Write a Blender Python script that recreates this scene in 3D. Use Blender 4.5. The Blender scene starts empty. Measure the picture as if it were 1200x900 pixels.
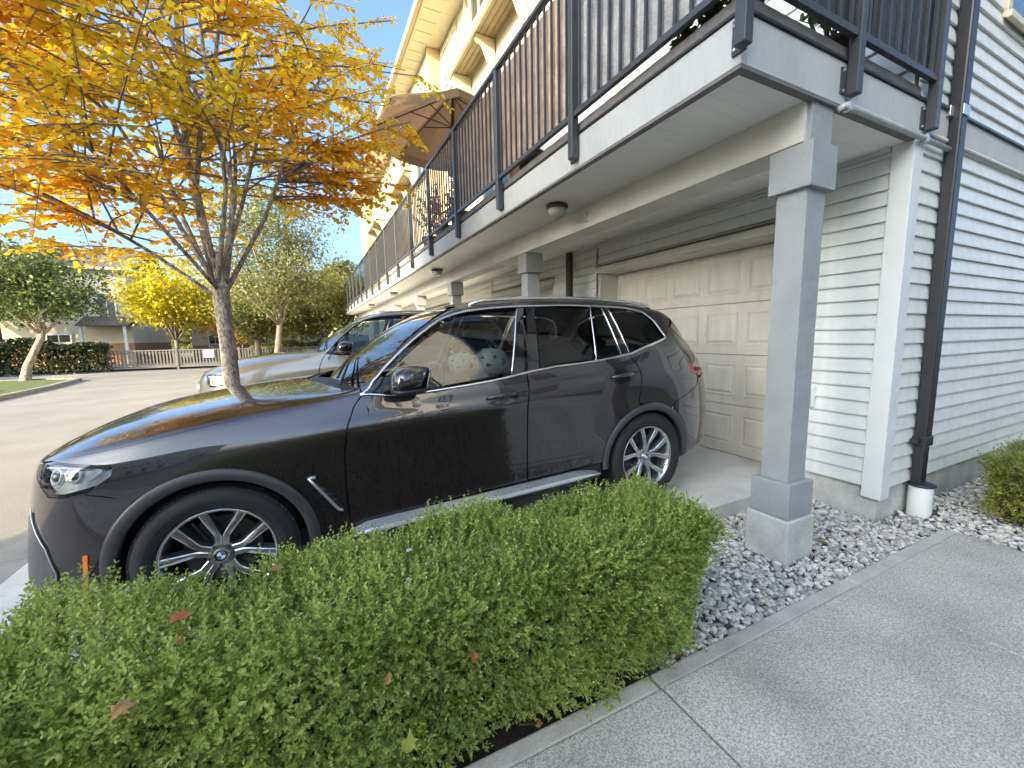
import bpy, math, random
import numpy as np
from mathutils import Vector, Matrix
from mathutils.geometry import delaunay_2d_cdt

SC = bpy.context.scene
COL = SC.collection
R = math.radians
random.seed(11)
RNG = np.random.default_rng(11)

# ------------------------------------------------------------------ camera
def set_camera():
    pitch, yaw, roll, f = .1319, .4742, -.0159, 496.3
    F = Vector((math.sin(yaw)*math.cos(pitch), math.cos(yaw)*math.cos(pitch), -math.sin(pitch)))
    Rt = Vector((math.cos(yaw), -math.sin(yaw), 0)); U = Rt.cross(F)
    c, s = math.cos(roll), math.sin(roll)
    R2 = c*Rt+s*U; U2 = -s*Rt+c*U
    cam = bpy.data.cameras.new('camera'); o = bpy.data.objects.new('camera', cam); COL.objects.link(o)
    o.matrix_world = Matrix(((R2.x, U2.x, -F.x, 0), (R2.y, U2.y, -F.y, 0), (R2.z, U2.z, -F.z, 1.5), (0, 0, 0, 1)))
    cam.sensor_width = 36; cam.lens = 36*f/1200
    cam.shift_x = (600-617.0)/1200; cam.shift_y = (459.7-450)/1200
    cam.clip_start = .05; cam.clip_end = 2000
    SC.camera = o
set_camera()

# ------------------------------------------------------------------ world, sun, exposure
SUN_AZ = (-.90, -.43)          # horizontal direction towards the sun
SUN_EL = 18.0
def set_light():
    w = bpy.data.worlds.new('World'); SC.world = w; w.use_nodes = True
    nt = w.node_tree; nt.nodes.clear()
    sky = nt.nodes.new('ShaderNodeTexSky'); sky.sky_type = 'NISHITA'; sky.sun_disc = False
    sky.sun_elevation = R(SUN_EL); sky.sun_rotation = math.atan2(SUN_AZ[0], SUN_AZ[1])
    sky.air_density = .65; sky.dust_density = 5.0; sky.ozone_density = 5.0
    bg = nt.nodes.new('ShaderNodeBackground'); bg.inputs[1].default_value = .15
    out = nt.nodes.new('ShaderNodeOutputWorld')
    nt.links.new(sky.outputs[0], bg.inputs[0]); nt.links.new(bg.outputs[0], out.inputs[0])
    l = bpy.data.lights.new('sun', 'SUN'); l.energy = 2.1; l.angle = R(.53); l.color = (1, .82, .58)
    o = bpy.data.objects.new('sun', l); COL.objects.link(o)
    d = Vector((SUN_AZ[0], SUN_AZ[1], 0)).normalized()*math.cos(R(SUN_EL)); d.z = math.sin(R(SUN_EL))
    o.rotation_euler = d.to_track_quat('Z', 'Y').to_euler(); o.location = d*60
set_light()
SC.view_settings.view_transform = 'Standard'; SC.view_settings.look = 'None'
SC.view_settings.exposure = 2.55; SC.view_settings.gamma = 1.0
SC.view_settings.use_white_balance = True; SC.view_settings.white_balance_temperature = 7700; SC.view_settings.white_balance_tint = 2
SC.render.engine = 'CYCLES'
try:
    SC.cycles.max_bounces = 8; SC.cycles.transparent_max_bounces = 12; SC.cycles.use_denoising = True
    SC.cycles.caustics_reflective = False; SC.cycles.caustics_refractive = False
except Exception: pass

# ------------------------------------------------------------------ materials
def nmat(name):
    m = bpy.data.materials.new(name); m.use_nodes = True
    nt = m.node_tree; nt.nodes.clear()
    out = nt.nodes.new('ShaderNodeOutputMaterial')
    return m, nt, out
def ramp(nt, stops):
    r = nt.nodes.new('ShaderNodeValToRGB'); e = r.color_ramp.elements
    while len(e) < len(stops): e.new(.5)
    for el, (p, c) in zip(e, stops): el.position = p; el.color = (*c, 1)
    return r
def pmat(name, col, rough=.6, metal=0., var=.10, vscale=6., bump=0., bscale=80., spec=.5, coat=0., stretch=None, fine=None, island=0., crough=.03, tint=None):
    """principled with noise colour variation, optional fine speckle, per-piece variation and bump"""
    m, nt, out = nmat(name); N = nt.nodes; L = nt.links
    p = N.new('ShaderNodeBsdfPrincipled'); L.new(p.outputs[0], out.inputs[0])
    p.inputs['Roughness'].default_value = rough; p.inputs['Metallic'].default_value = metal
    p.inputs['Specular IOR Level'].default_value = spec
    p.inputs['Coat Weight'].default_value = coat; p.inputs['Coat Roughness'].default_value = crough
    tc = N.new('ShaderNodeTexCoord'); mp = N.new('ShaderNodeMapping'); L.new(tc.outputs['Object'], mp.inputs[0])
    if stretch: mp.inputs['Scale'].default_value = stretch
    nz = N.new('ShaderNodeTexNoise'); nz.inputs['Scale'].default_value = vscale; nz.inputs['Detail'].default_value = 6
    L.new(mp.outputs[0], nz.inputs[0])
    t2 = tint or (1, 1, 1)
    r = ramp(nt, [(.30, tuple(c*(1-var) for c in col)), (.72, tuple(min(1, c*(1+var)*t) for c, t in zip(col, t2)))])
    L.new(nz.outputs[0], r.inputs[0]); cur = r.outputs[0]
    if fine:
        n2 = N.new('ShaderNodeTexNoise'); n2.inputs['Scale'].default_value = fine[0]; n2.inputs['Detail'].default_value = 3
        L.new(mp.outputs[0], n2.inputs[0])
        r2 = ramp(nt, [(.36, (1-fine[1],)*3), (.64, (1+fine[1],)*3)]); L.new(n2.outputs[0], r2.inputs[0])
        mx = N.new('ShaderNodeMix'); mx.data_type = 'RGBA'; mx.blend_type = 'MULTIPLY'; mx.inputs[0].default_value = 1
        mx.clamp_result = False
        L.new(cur, mx.inputs[6]); L.new(r2.outputs[0], mx.inputs[7]); cur = mx.outputs[2]
    if island:
        g = N.new('ShaderNodeNewGeometry'); oi = N.new('ShaderNodeObjectInfo')
        ad = N.new('ShaderNodeMath'); ad.operation = 'ADD'; L.new(g.outputs['Random Per Island'], ad.inputs[0]); L.new(oi.outputs['Random'], ad.inputs[1])
        fr = N.new('ShaderNodeMath'); fr.operation = 'FRACT'; L.new(ad.outputs[0], fr.inputs[0])
        r3 = ramp(nt, [(0, (1-island,)*3), (1, (1+island,)*3)]); L.new(fr.outputs[0], r3.inputs[0])
        mx = N.new('ShaderNodeMix'); mx.data_type = 'RGBA'; mx.blend_type = 'MULTIPLY'; mx.inputs[0].default_value = 1
        mx.clamp_result = False
        L.new(cur, mx.inputs[6]); L.new(r3.outputs[0], mx.inputs[7]); cur = mx.outputs[2]
    L.new(cur, p.inputs['Base Color'])
    if bump:
        nb = N.new('ShaderNodeTexNoise'); nb.inputs['Scale'].default_value = bscale; nb.inputs['Detail'].default_value = 4
        L.new(mp.outputs[0], nb.inputs[0])
        b = N.new('ShaderNodeBump'); b.inputs['Strength'].default_value = bump; b.inputs['Distance'].default_value = .01
        L.new(nb.outputs[0], b.inputs['Height']); L.new(b.outputs[0], p.inputs['Normal'])
    return m
def leafmat(name, stops, trans=.35, rough=.5, nscale=.8, nmix=.45, spec=.4):
    """leaf colour from a per-leaf random value mixed with a large scale noise; part translucent"""
    m, nt, out = nmat(name); N = nt.nodes; L = nt.links
    g = N.new('ShaderNodeNewGeometry'); tc = N.new('ShaderNodeTexCoord')
    nz = N.new('ShaderNodeTexNoise'); nz.inputs['Scale'].default_value = nscale; nz.inputs['Detail'].default_value = 2
    L.new(tc.outputs['Object'], nz.inputs[0])
    mr = N.new('ShaderNodeMapRange'); mr.inputs[1].default_value = .3; mr.inputs[2].default_value = .7; L.new(nz.outputs[0], mr.inputs[0])
    mx = N.new('ShaderNodeMix'); mx.inputs[0].default_value = nmix
    L.new(g.outputs['Random Per Island'], mx.inputs[2]); L.new(mr.outputs[0], mx.inputs[3])
    r = ramp(nt, stops); L.new(mx.outputs[0], r.inputs[0])
    p = N.new('ShaderNodeBsdfPrincipled'); p.inputs['Roughness'].default_value = rough; p.inputs['Specular IOR Level'].default_value = spec
    L.new(r.outputs[0], p.inputs['Base Color'])
    t = N.new('ShaderNodeBsdfTranslucent'); L.new(r.outputs[0], t.inputs[0])
    ms = N.new('ShaderNodeMixShader'); ms.inputs[0].default_value = trans
    L.new(p.outputs[0], ms.inputs[1]); L.new(t.outputs[0], ms.inputs[2]); L.new(ms.outputs[0], out.inputs[0])
    return m
def glassmat(name, tint=(.8, .85, .85), ior=1.5, rough=0.0):
    m, nt, out = nmat(name); N = nt.nodes; L = nt.links
    tr = N.new('ShaderNodeBsdfTransparent'); tr.inputs[0].default_value = (*tint, 1)
    gl = N.new('ShaderNodeBsdfGlossy'); gl.inputs['Roughness'].default_value = rough; gl.inputs[0].default_value = (1, 1, 1, 1)
    fr = N.new('ShaderNodeFresnel'); fr.inputs[0].default_value = ior
    g = N.new('ShaderNodeNewGeometry'); mlt = N.new('ShaderNodeMix'); mlt.data_type = 'RGBA'
    ms = N.new('ShaderNodeMixShader'); L.new(fr.outputs[0], ms.inputs[0]); L.new(tr.outputs[0], ms.inputs[1]); L.new(gl.outputs[0], ms.inputs[2])
    L.new(ms.outputs[0], out.inputs[0]); N.remove(g); N.remove(mlt)
    return m
def paintmat(name, col, metal=.55, rough=.28, flake=.06):
    m = pmat(name, col, rough, metal, var=.03, vscale=3, coat=1., crough=.008, fine=(1500, flake))
    m.node_tree.nodes['Principled BSDF'].inputs['Coat IOR'].default_value = 1.75
    return m

M = dict(
 siding=pmat('pale_grey_vinyl', (.68, .695, .67), .45, var=.05, vscale=2.5, bump=.06, bscale=25, island=.03, stretch=(1, 1, .3), fine=(14, .045)),
 siding_far=pmat('cream_vinyl', (.58, .54, .40), .5, var=.05, vscale=2, island=.03),
 trim=pmat('pale_trim_paint', (.68, .70, .69), .5, var=.04, vscale=3, bump=.05, bscale=40),
 grey=pmat('blue_grey_rough_paint', (.325, .335, .335), .7, var=.10, vscale=4, bump=.45, bscale=130, fine=(220, .10)),
 fascia=pmat('grey_fascia_paint', (.45, .455, .445), .6, var=.08, vscale=3, bump=.18, bscale=70, fine=(25, .03), stretch=(1, 1, .35)),
 soffit=pmat('off_white_soffit', (.86, .855, .82), .55, var=.04, vscale=2),
 beam=pmat('taupe_grey_beam_paint', (.60, .585, .54), .65, var=.08, vscale=3, bump=.12, bscale=50),
 rail=pmat('charcoal_rail_paint', (.045, .048, .054), .38, var=.1, vscale=8, spec=.5),
 deckedge=pmat('brown_grey_membrane', (.16, .15, .145), .7, var=.15, vscale=9, bump=.2),
 garage=pmat('cream_garage_steel', (.72, .685, .62), .5, var=.06, vscale=2, bump=.05, bscale=120, fine=(10, .05), stretch=(1, 1, .3)),
 concrete=pmat('pale_concrete', (.60, .585, .55), .85, var=.14, vscale=3.5, bump=.25, bscale=90, fine=(140, .08)),
 found=pmat('foundation_concrete', (.52, .515, .48), .9, var=.18, vscale=6, bump=.35, bscale=60, fine=(120, .1)),
 slab=pmat('exposed_grey_concrete', (.50, .465, .405), .88, var=.24, vscale=1.7, bump=.55, bscale=200, fine=(135, .34)),
 conc2=pmat('sunlit_kerb_concrete', (.27, .26, .235), .9, var=.18, vscale=4, bump=.3, bscale=90, fine=(140, .1)),  # darker copy of the concrete for sunlit ground, offsets the sun in its colour
 slabedge=pmat('trowelled_slab_edge', (.465, .435, .385), .85, var=.22, vscale=5, bump=.2, bscale=120, fine=(160, .12)),
 road=pmat('worn_grey_asphalt', (.25, .238, .22), .9, var=.14, vscale=.8, bump=.4, bscale=150, fine=(170, .22)),
 soil=pmat('dark_bark_soil', (.045, .036, .028), .95, var=.5, vscale=30, bump=1., bscale=60),
 grass=pmat('lawn_base', (.10, .13, .035), .95, var=.3, vscale=3, bump=.8, bscale=40),
 ground=pmat('dull_earth', (.14, .14, .10), .95, var=.2, vscale=.3),
 black=pmat('black_plastic', (.012, .012, .013), .45, var=.1),
 dark=pmat('black_pipe_paint', (.022, .023, .026), .42, var=.15, vscale=10),
 white=pmat('white_pvc', (.78, .78, .76), .4, var=.05, vscale=9),
 cream=pmat('cream_trim_paint', (.62, .565, .41), .5, var=.05),
 tan=pmat('tan_trim_paint', (.50, .38, .22), .55, var=.06),
 slat=pmat('brown_slat', (.33, .25, .15), .6, var=.1),
 roof=pmat('brown_shingle', (.11, .095, .085), .9, var=.25, vscale=12, bump=.5, bscale=30),
 brick=pmat('orange_brick', (.40, .215, .12), .85, var=.2, vscale=10, bump=.3),
 screen=pmat('woven_brown_screen', (.46, .345, .26), .85, var=.35, vscale=5, bump=.8, bscale=70, fine=(260, .3)),
 screen2=pmat('woven_grey_screen', (.36, .345, .335), .85, var=.3, vscale=5, bump=.8, bscale=70, fine=(260, .3)),
 canvas=pmat('brown_canvas', (.42, .27, .16), .85, var=.06, vscale=3),
 metal=pmat('galvanised_metal', (.55, .56, .57), .35, .8, var=.1),
 chrome=pmat('satin_aluminium', (.80, .80, .80), .20, 1., var=.03),
 bark=pmat('grey_bark', (.33, .28, .23), .9, var=.45, vscale=13, bump=1., bscale=45, stretch=(1, 1, .45), fine=(55, .55)),
 bark2=pmat('dull_bark', (.19, .155, .125), .95, var=.3, vscale=14, bump=.6, bscale=40),
 twig=pmat('brown_twig', (.075, .055, .04), .9, var=.3, vscale=20),
 winpane=pmat('dark_window_pane', (.03, .035, .04), .05, 0, var=.1, spec=.8),
 wood=pmat('dark_stained_timber', (.05, .042, .04), .7, var=.2, vscale=9),
 fence=pmat('weathered_grey_picket', (.17, .165, .155), .8, var=.15, vscale=4, island=.08),
)

# ------------------------------------------------------------------ mesh builders
ORG = {}
def worg(o):
    v = Vector((0, 0, 0))
    while o is not None: v += ORG.get(o.name, Vector((0, 0, 0))); o = o.parent
    return v
def finish(me, name, m, parent, smooth):
    me.name = name
    if m is not None: me.materials.append(m)
    if smooth: me.polygons.foreach_set('use_smooth', [True]*len(me.polygons))
    o = bpy.data.objects.new(name, me); COL.objects.link(o)
    if parent is not None: o.parent = parent
    return o
class MB:
    def __init__(s): s.v = []; s.f = []
    def add(s, v, f):
        b = len(s.v); s.v += [tuple(p) for p in v]; s.f += [tuple(b+i for i in q) for q in f]
    def bx(s, x0, x1, y0, y1, z0, z1):
        s.add([(x0,y0,z0),(x1,y0,z0),(x1,y1,z0),(x0,y1,z0),(x0,y0,z1),(x1,y0,z1),(x1,y1,z1),(x0,y1,z1)],
              [(3,2,1,0),(4,5,6,7),(0,1,5,4),(1,2,6,5),(2,3,7,6),(3,0,4,7)])
        return s
    def obx(s, c, ax, ay, az):
        """box from centre and three half-axis vectors"""
        c, ax, ay, az = map(Vector, (c, ax, ay, az)); P = []
        for k in (-1, 1):
            for i, j in ((-1,-1),(1,-1),(1,1),(-1,1)): P.append(c+ax*i+ay*j+az*k)
        f = [(3,2,1,0),(4,5,6,7),(0,1,5,4),(1,2,6,5),(2,3,7,6),(3,0,4,7)]
        if ax.cross(ay).dot(az) < 0: f = [q[::-1] for q in f]
        s.add(P, f); return s
    def tube(s, pts, r, n=8, caps=True, flat=None):
        pts = [Vector(p) for p in pts]; rs = r if isinstance(r, (list, tuple)) else [r]*len(pts)
        up = None; b = len(s.v)
        for i, p in enumerate(pts):
            t = (pts[min(i+1, len(pts)-1)]-pts[max(i-1, 0)]).normalized()
            if up is None:
                a = Vector((0, 0, 1)) if abs(t.z) < .9 else Vector((1, 0, 0)); up = (a-t*a.dot(t)).normalized()
            else: up = (up-t*up.dot(t)).normalized()
            w = t.cross(up)
            for k in range(n):
                an = 2*math.pi*k/n
                s.v.append(tuple(p+(up*math.cos(an)+w*math.sin(an))*rs[i]))
        for i in range(len(pts)-1):
            for k in range(n):
                k2 = (k+1) % n
                s.f.append((b+i*n+k, b+i*n+k2, b+(i+1)*n+k2, b+(i+1)*n+k))
        if caps:
            s.f.append(tuple(b+k for k in range(n))[::-1]); e = b+(len(pts)-1)*n; s.f.append(tuple(e+k for k in range(n)))
        return s
    def prism(s, poly, vec):
        poly = [Vector(p) for p in poly]; vec = Vector(vec); n = len(poly)
        nn = Vector((0, 0, 0))
        for i in range(n): nn += poly[i].cross(poly[(i+1) % n])
        if nn.dot(vec) < 0: poly = poly[::-1]
        s.add(poly+[p+vec for p in poly], [tuple(range(n))[::-1], tuple(range(n, 2*n))]+[(i, (i+1) % n, n+(i+1) % n, n+i) for i in range(n)])
        return s
    def lathe(s, prof, o, axis='z', n=32, sgn=1):
        b = len(s.v); m = len(prof)
        for k in range(n):
            a = 2*math.pi*k/n; c, q = math.cos(a), math.sin(a)
            for r, h in prof:
                p = {'z': (r*c, r*q, h*sgn), 'y': (r*c, h*sgn, r*q), 'x': (h*sgn, r*c, r*q)}[axis]
                s.v.append((o[0]+p[0], o[1]+p[1], o[2]+p[2]))
        for k in range(n):
            k2 = (k+1) % n
            for i in range(m-1): s.f.append((b+k*m+i, b+k2*m+i, b+k2*m+i+1, b+k*m+i+1))
        return s
    def build(s, name, m, parent=None, smooth=False, bevel=0., local=False, auto=None):
        me = bpy.data.meshes.new(name); off = Vector((0, 0, 0)) if (local or parent is None) else worg(parent)
        me.from_pydata([tuple(Vector(p)-off) for p in s.v], [], s.f); me.validate(); me.update()
        o = finish(me, name, m, parent, smooth)
        if auto is not None:
            me.polygons.foreach_set('use_smooth', [True]*len(me.polygons)); me.set_sharp_from_angle(angle=R(auto))
        if bevel:
            md = o.modifiers.new('bevel', 'BEVEL'); md.width = bevel; md.segments = 2; md.limit_method = 'ANGLE'; md.angle_limit = R(40)
        return o
def nbuild(name, V, F, m, parent=None, smooth=False, local=False):
    """numpy mesh: V (n,3), F (m,k)"""
    V = np.asarray(V, np.float32).reshape(-1, 3); F = np.asarray(F, np.int32)
    if parent is not None and not local: V = V-np.array(worg(parent), np.float32)
    me = bpy.data.meshes.new(name); n, k = F.shape
    me.vertices.add(len(V)); me.vertices.foreach_set('co', V.ravel())
    me.loops.add(n*k); me.loops.foreach_set('vertex_index', F.ravel())
    me.polygons.add(n); me.polygons.foreach_set('loop_start', np.arange(0, n*k, k, dtype=np.int32))
    me.update(calc_edges=True); me.validate()
    return finish(me, name, m, parent, smooth)
def tag(o, label=None, cat=None, group=None, kind=None):
    for k, v in (('label', label), ('category', cat), ('group', group), ('kind', kind)):
        if v: o[k] = v
    return o
def thing(name, label, cat, loc=(0, 0, 0), group=None, rot=None):
    o = bpy.data.objects.new(name, None); o.empty_display_size = .1; COL.objects.link(o)
    o.location = loc; ORG[o.name] = Vector(loc)
    if rot: o.rotation_euler = rot
    return tag(o, label, cat, group)
def copy_thing(root, loc=None, rz=None, label=None, group=None):
    def cp(o, par):
        c = o.copy(); COL.objects.link(c)
        if par is not None: c.parent = par
        for ch in list(o.children): cp(ch, c)
        return c
    r = cp(root, None)
    if loc is not None: r.location = loc; ORG[r.name] = Vector(loc)
    if rz is not None: r.rotation_euler = (0, 0, rz)
    if label: r['label'] = label
    if group: r['group'] = group
    return r

# ------------------------------------------------------------------ the ground
def sheet(name, poly, m, label=None):
    mb = MB(); mb.add(poly, [tuple(range(len(poly)))]); o = mb.build(name, m); tag(o, label, None, None, 'structure'); return o
def grid_sheet(name, x0, x1, y0, y1, nx, ny, zf, m):
    xs = np.linspace(x0, x1, nx); ys = np.linspace(y0, y1, ny)
    V = np.array([(x, y, zf(x, y)) for y in ys for x in xs])
    F = [(j*nx+i, j*nx+i+1, (j+1)*nx+i+1, (j+1)*nx+i) for j in range(ny-1) for i in range(nx-1)]
    o = nbuild(name, V, F, m, smooth=True); tag(o, kind='structure'); return o
sheet('ground', [(-900, -900, -.16), (900, -900, -.16), (900, 900, -.16), (-900, 900, -.16)], M['ground'])
# road: a long lane along the houses
sheet('road', [(-7.9, -60, -.055), (-2.23, -60, -.055), (-2.23, 30.0, -.055), (-4, 30.2, -.055), (-9.4, 30.2, -.055), (-13, 26, -.055), (-13, 24.5, -.055), (-8.6, 24.3, -.055), (-7.7, 17.5, -.055)], M['road'])
sheet('road_beyond', [(-40, 33, -.06), (40, 33, -.06), (40, 40, -.06), (-40, 40, -.06)], M['road'])
sheet('path', [(-40, 26.0, -.05), (-9.4, 26.0, -.05), (-9.4, 29.4, -.05), (-40, 29.4, -.05)], M['conc2'])
sheet('pavement', [(-12.0, -60, .05), (-8.9, -60, .05), (-8.9, 20.0, .05), (-12, 20.0, .05)], M['conc2'])
# kerb of the lawn island and the far pavement
def kerb(pts, w=.16, z0=-.1, z1=.06, name='kerb'):
    mb = MB()
    for a, b in zip(pts[:-1], pts[1:]):
        a, b = Vector((*a, 0)), Vector((*b, 0)); d = (b-a).normalized(); n = Vector((-d.y, d.x, 0))*w/2
        mb.add([a-n+Vector((0,0,z0)), b-n+Vector((0,0,z0)), b+n+Vector((0,0,z0)), a+n+Vector((0,0,z0)), a-n+Vector((0,0,z1)), b-n+Vector((0,0,z1)), b+n+Vector((0,0,z1)), a+n+Vector((0,0,z1))],
               [(3,2,1,0),(4,5,6,7),(0,1,5,4),(1,2,6,5),(2,3,7,6),(3,0,4,7)])
    return tag(mb.build(name, M['conc2']), kind='structure')
kerb([(-7.85, -60), (-7.85, 16.5), (-8.05, 20.4), (-8.55, 24.2), (-10, 25.0), (-16, 25.2), (-40, 25.2)])
sheet('lawn', [(-9, 16.0, .02), (-7.95, 16.5, .02), (-8.15, 20.4, .02), (-8.62, 24.15, .02), (-10, 24.9, .02), (-16, 25.1, .02), (-40, 25.1, .02), (-40, 20.2, .02), (-9.0, 20.2, .02)], M['grass'])
# gutter pan between road and driveways, with open joints at both sides
mb = MB()
for y in np.arange(-14, 30, 1.52):
    mb.bx(-2.215, -1.845, y+.006, y+1.514, -.2, -.035)
tag(mb.build('gutter_pan', M['conc2'], bevel=.008), kind='structure')
def drive_z(x):
    return float(np.interp(x, [-1.83, -.46, 2.41, 4.3], [0.0, .045, .145, .150]))
def driveway(y0, y1, name='driveway'):
    V = []; F = []; xs = [-1.83, -.46, .35]; 
    segs = [(-1.83, .352), (.360, 2.41), (2.418, 4.3)]
    mb = MB()
    for a, b in segs:
        for (p, q) in ((y0, (y0+y1)/2-.004), ((y0+y1)/2+.004, y1)):
            za, zb = drive_z(a), drive_z(b)
            mb.add([(a,p,-.25),(b,p,-.25),(b,q,-.25),(a,q,-.25),(a,p,za),(b,p,zb),(b,q,zb),(a,q,za)],
                   [(3,2,1,0),(4,5,6,7),(0,1,5,4),(1,2,6,5),(2,3,7,6),(3,0,4,7)])
    return tag(mb.build(name, M['concrete'], bevel=.006), kind='structure')
driveway(2.16, 4.95); driveway(6.15, 9.0, 'driveway.001'); driveway(12.2, 15.2, 'driveway.002'); driveway(18.6, 21.6, 'driveway.003')
sheet('planting_bed', [(-1.82, -30, -.02), (4.2, -30, -.02), (4.2, 30, -.02), (-1.82, 30, -.02)], M['soil'])
# garden path in front: single concrete slabs with tooled edges and recessed joints
walk = tag(bpy.data.objects.new('garden_path', None), kind='structure'); COL.objects.link(walk)
YE = 1.235
for k, (a, b) in enumerate(((-5.0, -3.35), (-3.34, -1.84), (-1.83, -.33), (-.32, 1.195), (1.205, 2.72), (2.73, 4.07))):
    MB().bx(a, b-.0, -2.4, YE-.08, -.2, .050).build('slab', M['slab'], walk, bevel=.008)
    MB().bx(a+.001, b-.001, YE-.0795, YE, -.2, .047).build('slab_edge', M['slabedge'], walk, bevel=.010)
# ------------------------------------------------------------------ the townhouse on the right
WX, CY, DX = 3.85, 1.56, 4.15         # front wall plane, side wall plane, recessed garage door plane
YEND = 29.0
house = thing('townhouse', 'long row of pale grey townhouses with cream garages and balconies above', 'townhouse', (WX, CY, 0))
def solid(name, m, *b, parent=house, bevel=0.): return MB().bx(*b).build(name, m, parent, bevel=bevel)
# core walls kept behind the cladding
solid('wall', M['siding'], WX+.02, WX+.29, CY+.02, 2.42, .22, 2.9)
solid('side_wall', M['siding'], WX+.29, 12, CY+.02, CY+.3, .22, 9.3)
BOARDS = {}
def board(L, axis, lo, hi, plane, z0, h, out, m, parent=house, name='siding_board'):
    """one lap board: bottom edge proud; axis x -> faces -y, axis y -> faces -x"""
    key = (axis, round(hi-lo, 3), round(h, 3), m.name)
    if key not in BOARDS:
        t0, t1, b0 = .003, .023, .0
        prof = [(0, 0), (-t1, 0), (-t1, .012), (-t0, h-.001), (0, h-.001)]
        mb = MB(); l = hi-lo
        if axis == 'x': P = [[(x, d, z) for d, z in prof] for x in (0, l)]
        else: P = [[(d, y, z) for d, z in prof] for y in (0, l)]
        n = len(prof)
        fs = [tuple(range(n)), tuple(range(n, 2*n))[::-1]]+[(i, n+i, n+(i+1) % n, (i+1) % n) for i in range(n)]
        if axis == 'x': fs = [q[::-1] for q in fs]
        mb.add(P[0]+P[1], fs)
        me = bpy.data.meshes.new('siding_board'); me.from_pydata(mb.v, [], [q[::-1] for q in mb.f]); me.update(); me.materials.append(m); BOARDS[key] = me
    o = bpy.data.objects.new(name, BOARDS[key]); COL.objects.link(o); o.parent = parent
    p = Vector((lo, plane, z0)) if axis == 'x' else Vector((plane, lo, z0))
    o.location = p-worg(parent); return o
PITCH = .1115
# foundation
solid('foundation', M['found'], WX+.012, WX+.28, CY+.012, 2.42, -.2, .285)
solid('foundation', M['found'], WX+.281, 12, CY+.012, CY+.28, -.2, .284)
# front return beside the garage: 2.42 is the door reveal
z = .285; k = 0
while z < 2.79:
    h = min(PITCH, 2.80-z); board(0, 'y', CY+.105, 2.44, WX, z, h, -1, M['siding']); z += PITCH
# above the door and left of it
for lo, hi, zs in ((2.441, 5.13, 2.48), (5.18, 6.38, .2), (6.381, 9.05, 2.48), (9.1, 12.3, .2), (12.3, 15.2, 2.48), (15.25, 18.7, .2), (18.7, 21.5, 2.48), (21.5, 28.9, .2)):
    z = .285+PITCH*math.ceil((zs-.285)/PITCH-1e-6)
    solid('wall', M['siding'], WX+.021, WX+.28, lo, hi, zs, 2.9)
    while z < 2.79:
        board(0, 'y', lo, hi, WX, z, min(PITCH, 2.80-z), -1, M['siding']); z += PITCH
# side wall boards, below and above the band
z = .285; kk = 0
while z < 2.86:
    h = min(PITCH, 2.872-z); j = (5.4, 7.1, 6.2, 5.95)[kk % 4]; kk += 1
    board(0, 'x', WX+.105, j-.001, CY, z, h, -1, M['siding']); board(0, 'x', j+.001, 11.6, CY-.0012, z, h, -1, M['siding']); z += PITCH
z = 3.085
while z < 5.9:
    if 3.90 < z < 5.6:
        board(0, 'x', WX+.01, 5.06, CY, z, PITCH, -1, M['siding']); board(0, 'x', 6.34, 11.6, CY, z, PITCH, -1, M['siding'])
    else: board(0, 'x', WX+.01, 11.6, CY, z, PITCH, -1, M['siding'])
    z += PITCH
# corner board: two faces of one L-shaped trim
mb = MB(); mb.prism([(WX-.028, CY-.028, .20), (WX-.028, CY+.104, .20), (WX, CY+.104, .20), (WX, CY, .20), (WX+.104, CY, .20), (WX+.104, CY-.028, .20)], (0, 0, 2.602))
mb.build('corner_board', M['trim'], house, bevel=.004)
solid('band_board', M['fascia'], WX+.17, 11.8, CY-.035, CY-.001, 2.885, 3.06, bevel=.004)
solid('drip_cap', M['rail'], WX+.17, 11.8, CY-.055, CY-.0, 3.061, 3.078)
mb = MB(); mb.tube([(WX+.16, CY-.03, 2.868), (11.8, CY-.03, 2.868)], .016, 8); mb.build('conduit', M['fascia'], house, smooth=True)
# side window above
wf = MB()
wf.bx(5.07, 6.33, CY-.04, CY+.02, 3.93, 3.99).bx(5.07, 6.33, CY-.04, CY+.02, 5.5, 5.56).bx(5.07, 5.14, CY-.04, CY+.02, 3.991, 5.499).bx(6.26, 6.33, CY-.04, CY+.02, 3.991, 5.499).bx(5.03, 6.37, CY-.075, CY-.041, 3.90, 3.95)
w = wf.build('window', M['cream'], house, bevel=.004); MB().bx(5.14, 6.26, CY+.0, CY+.01, 3.99, 5.5).build('pane', M['winpane'], w)
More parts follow.
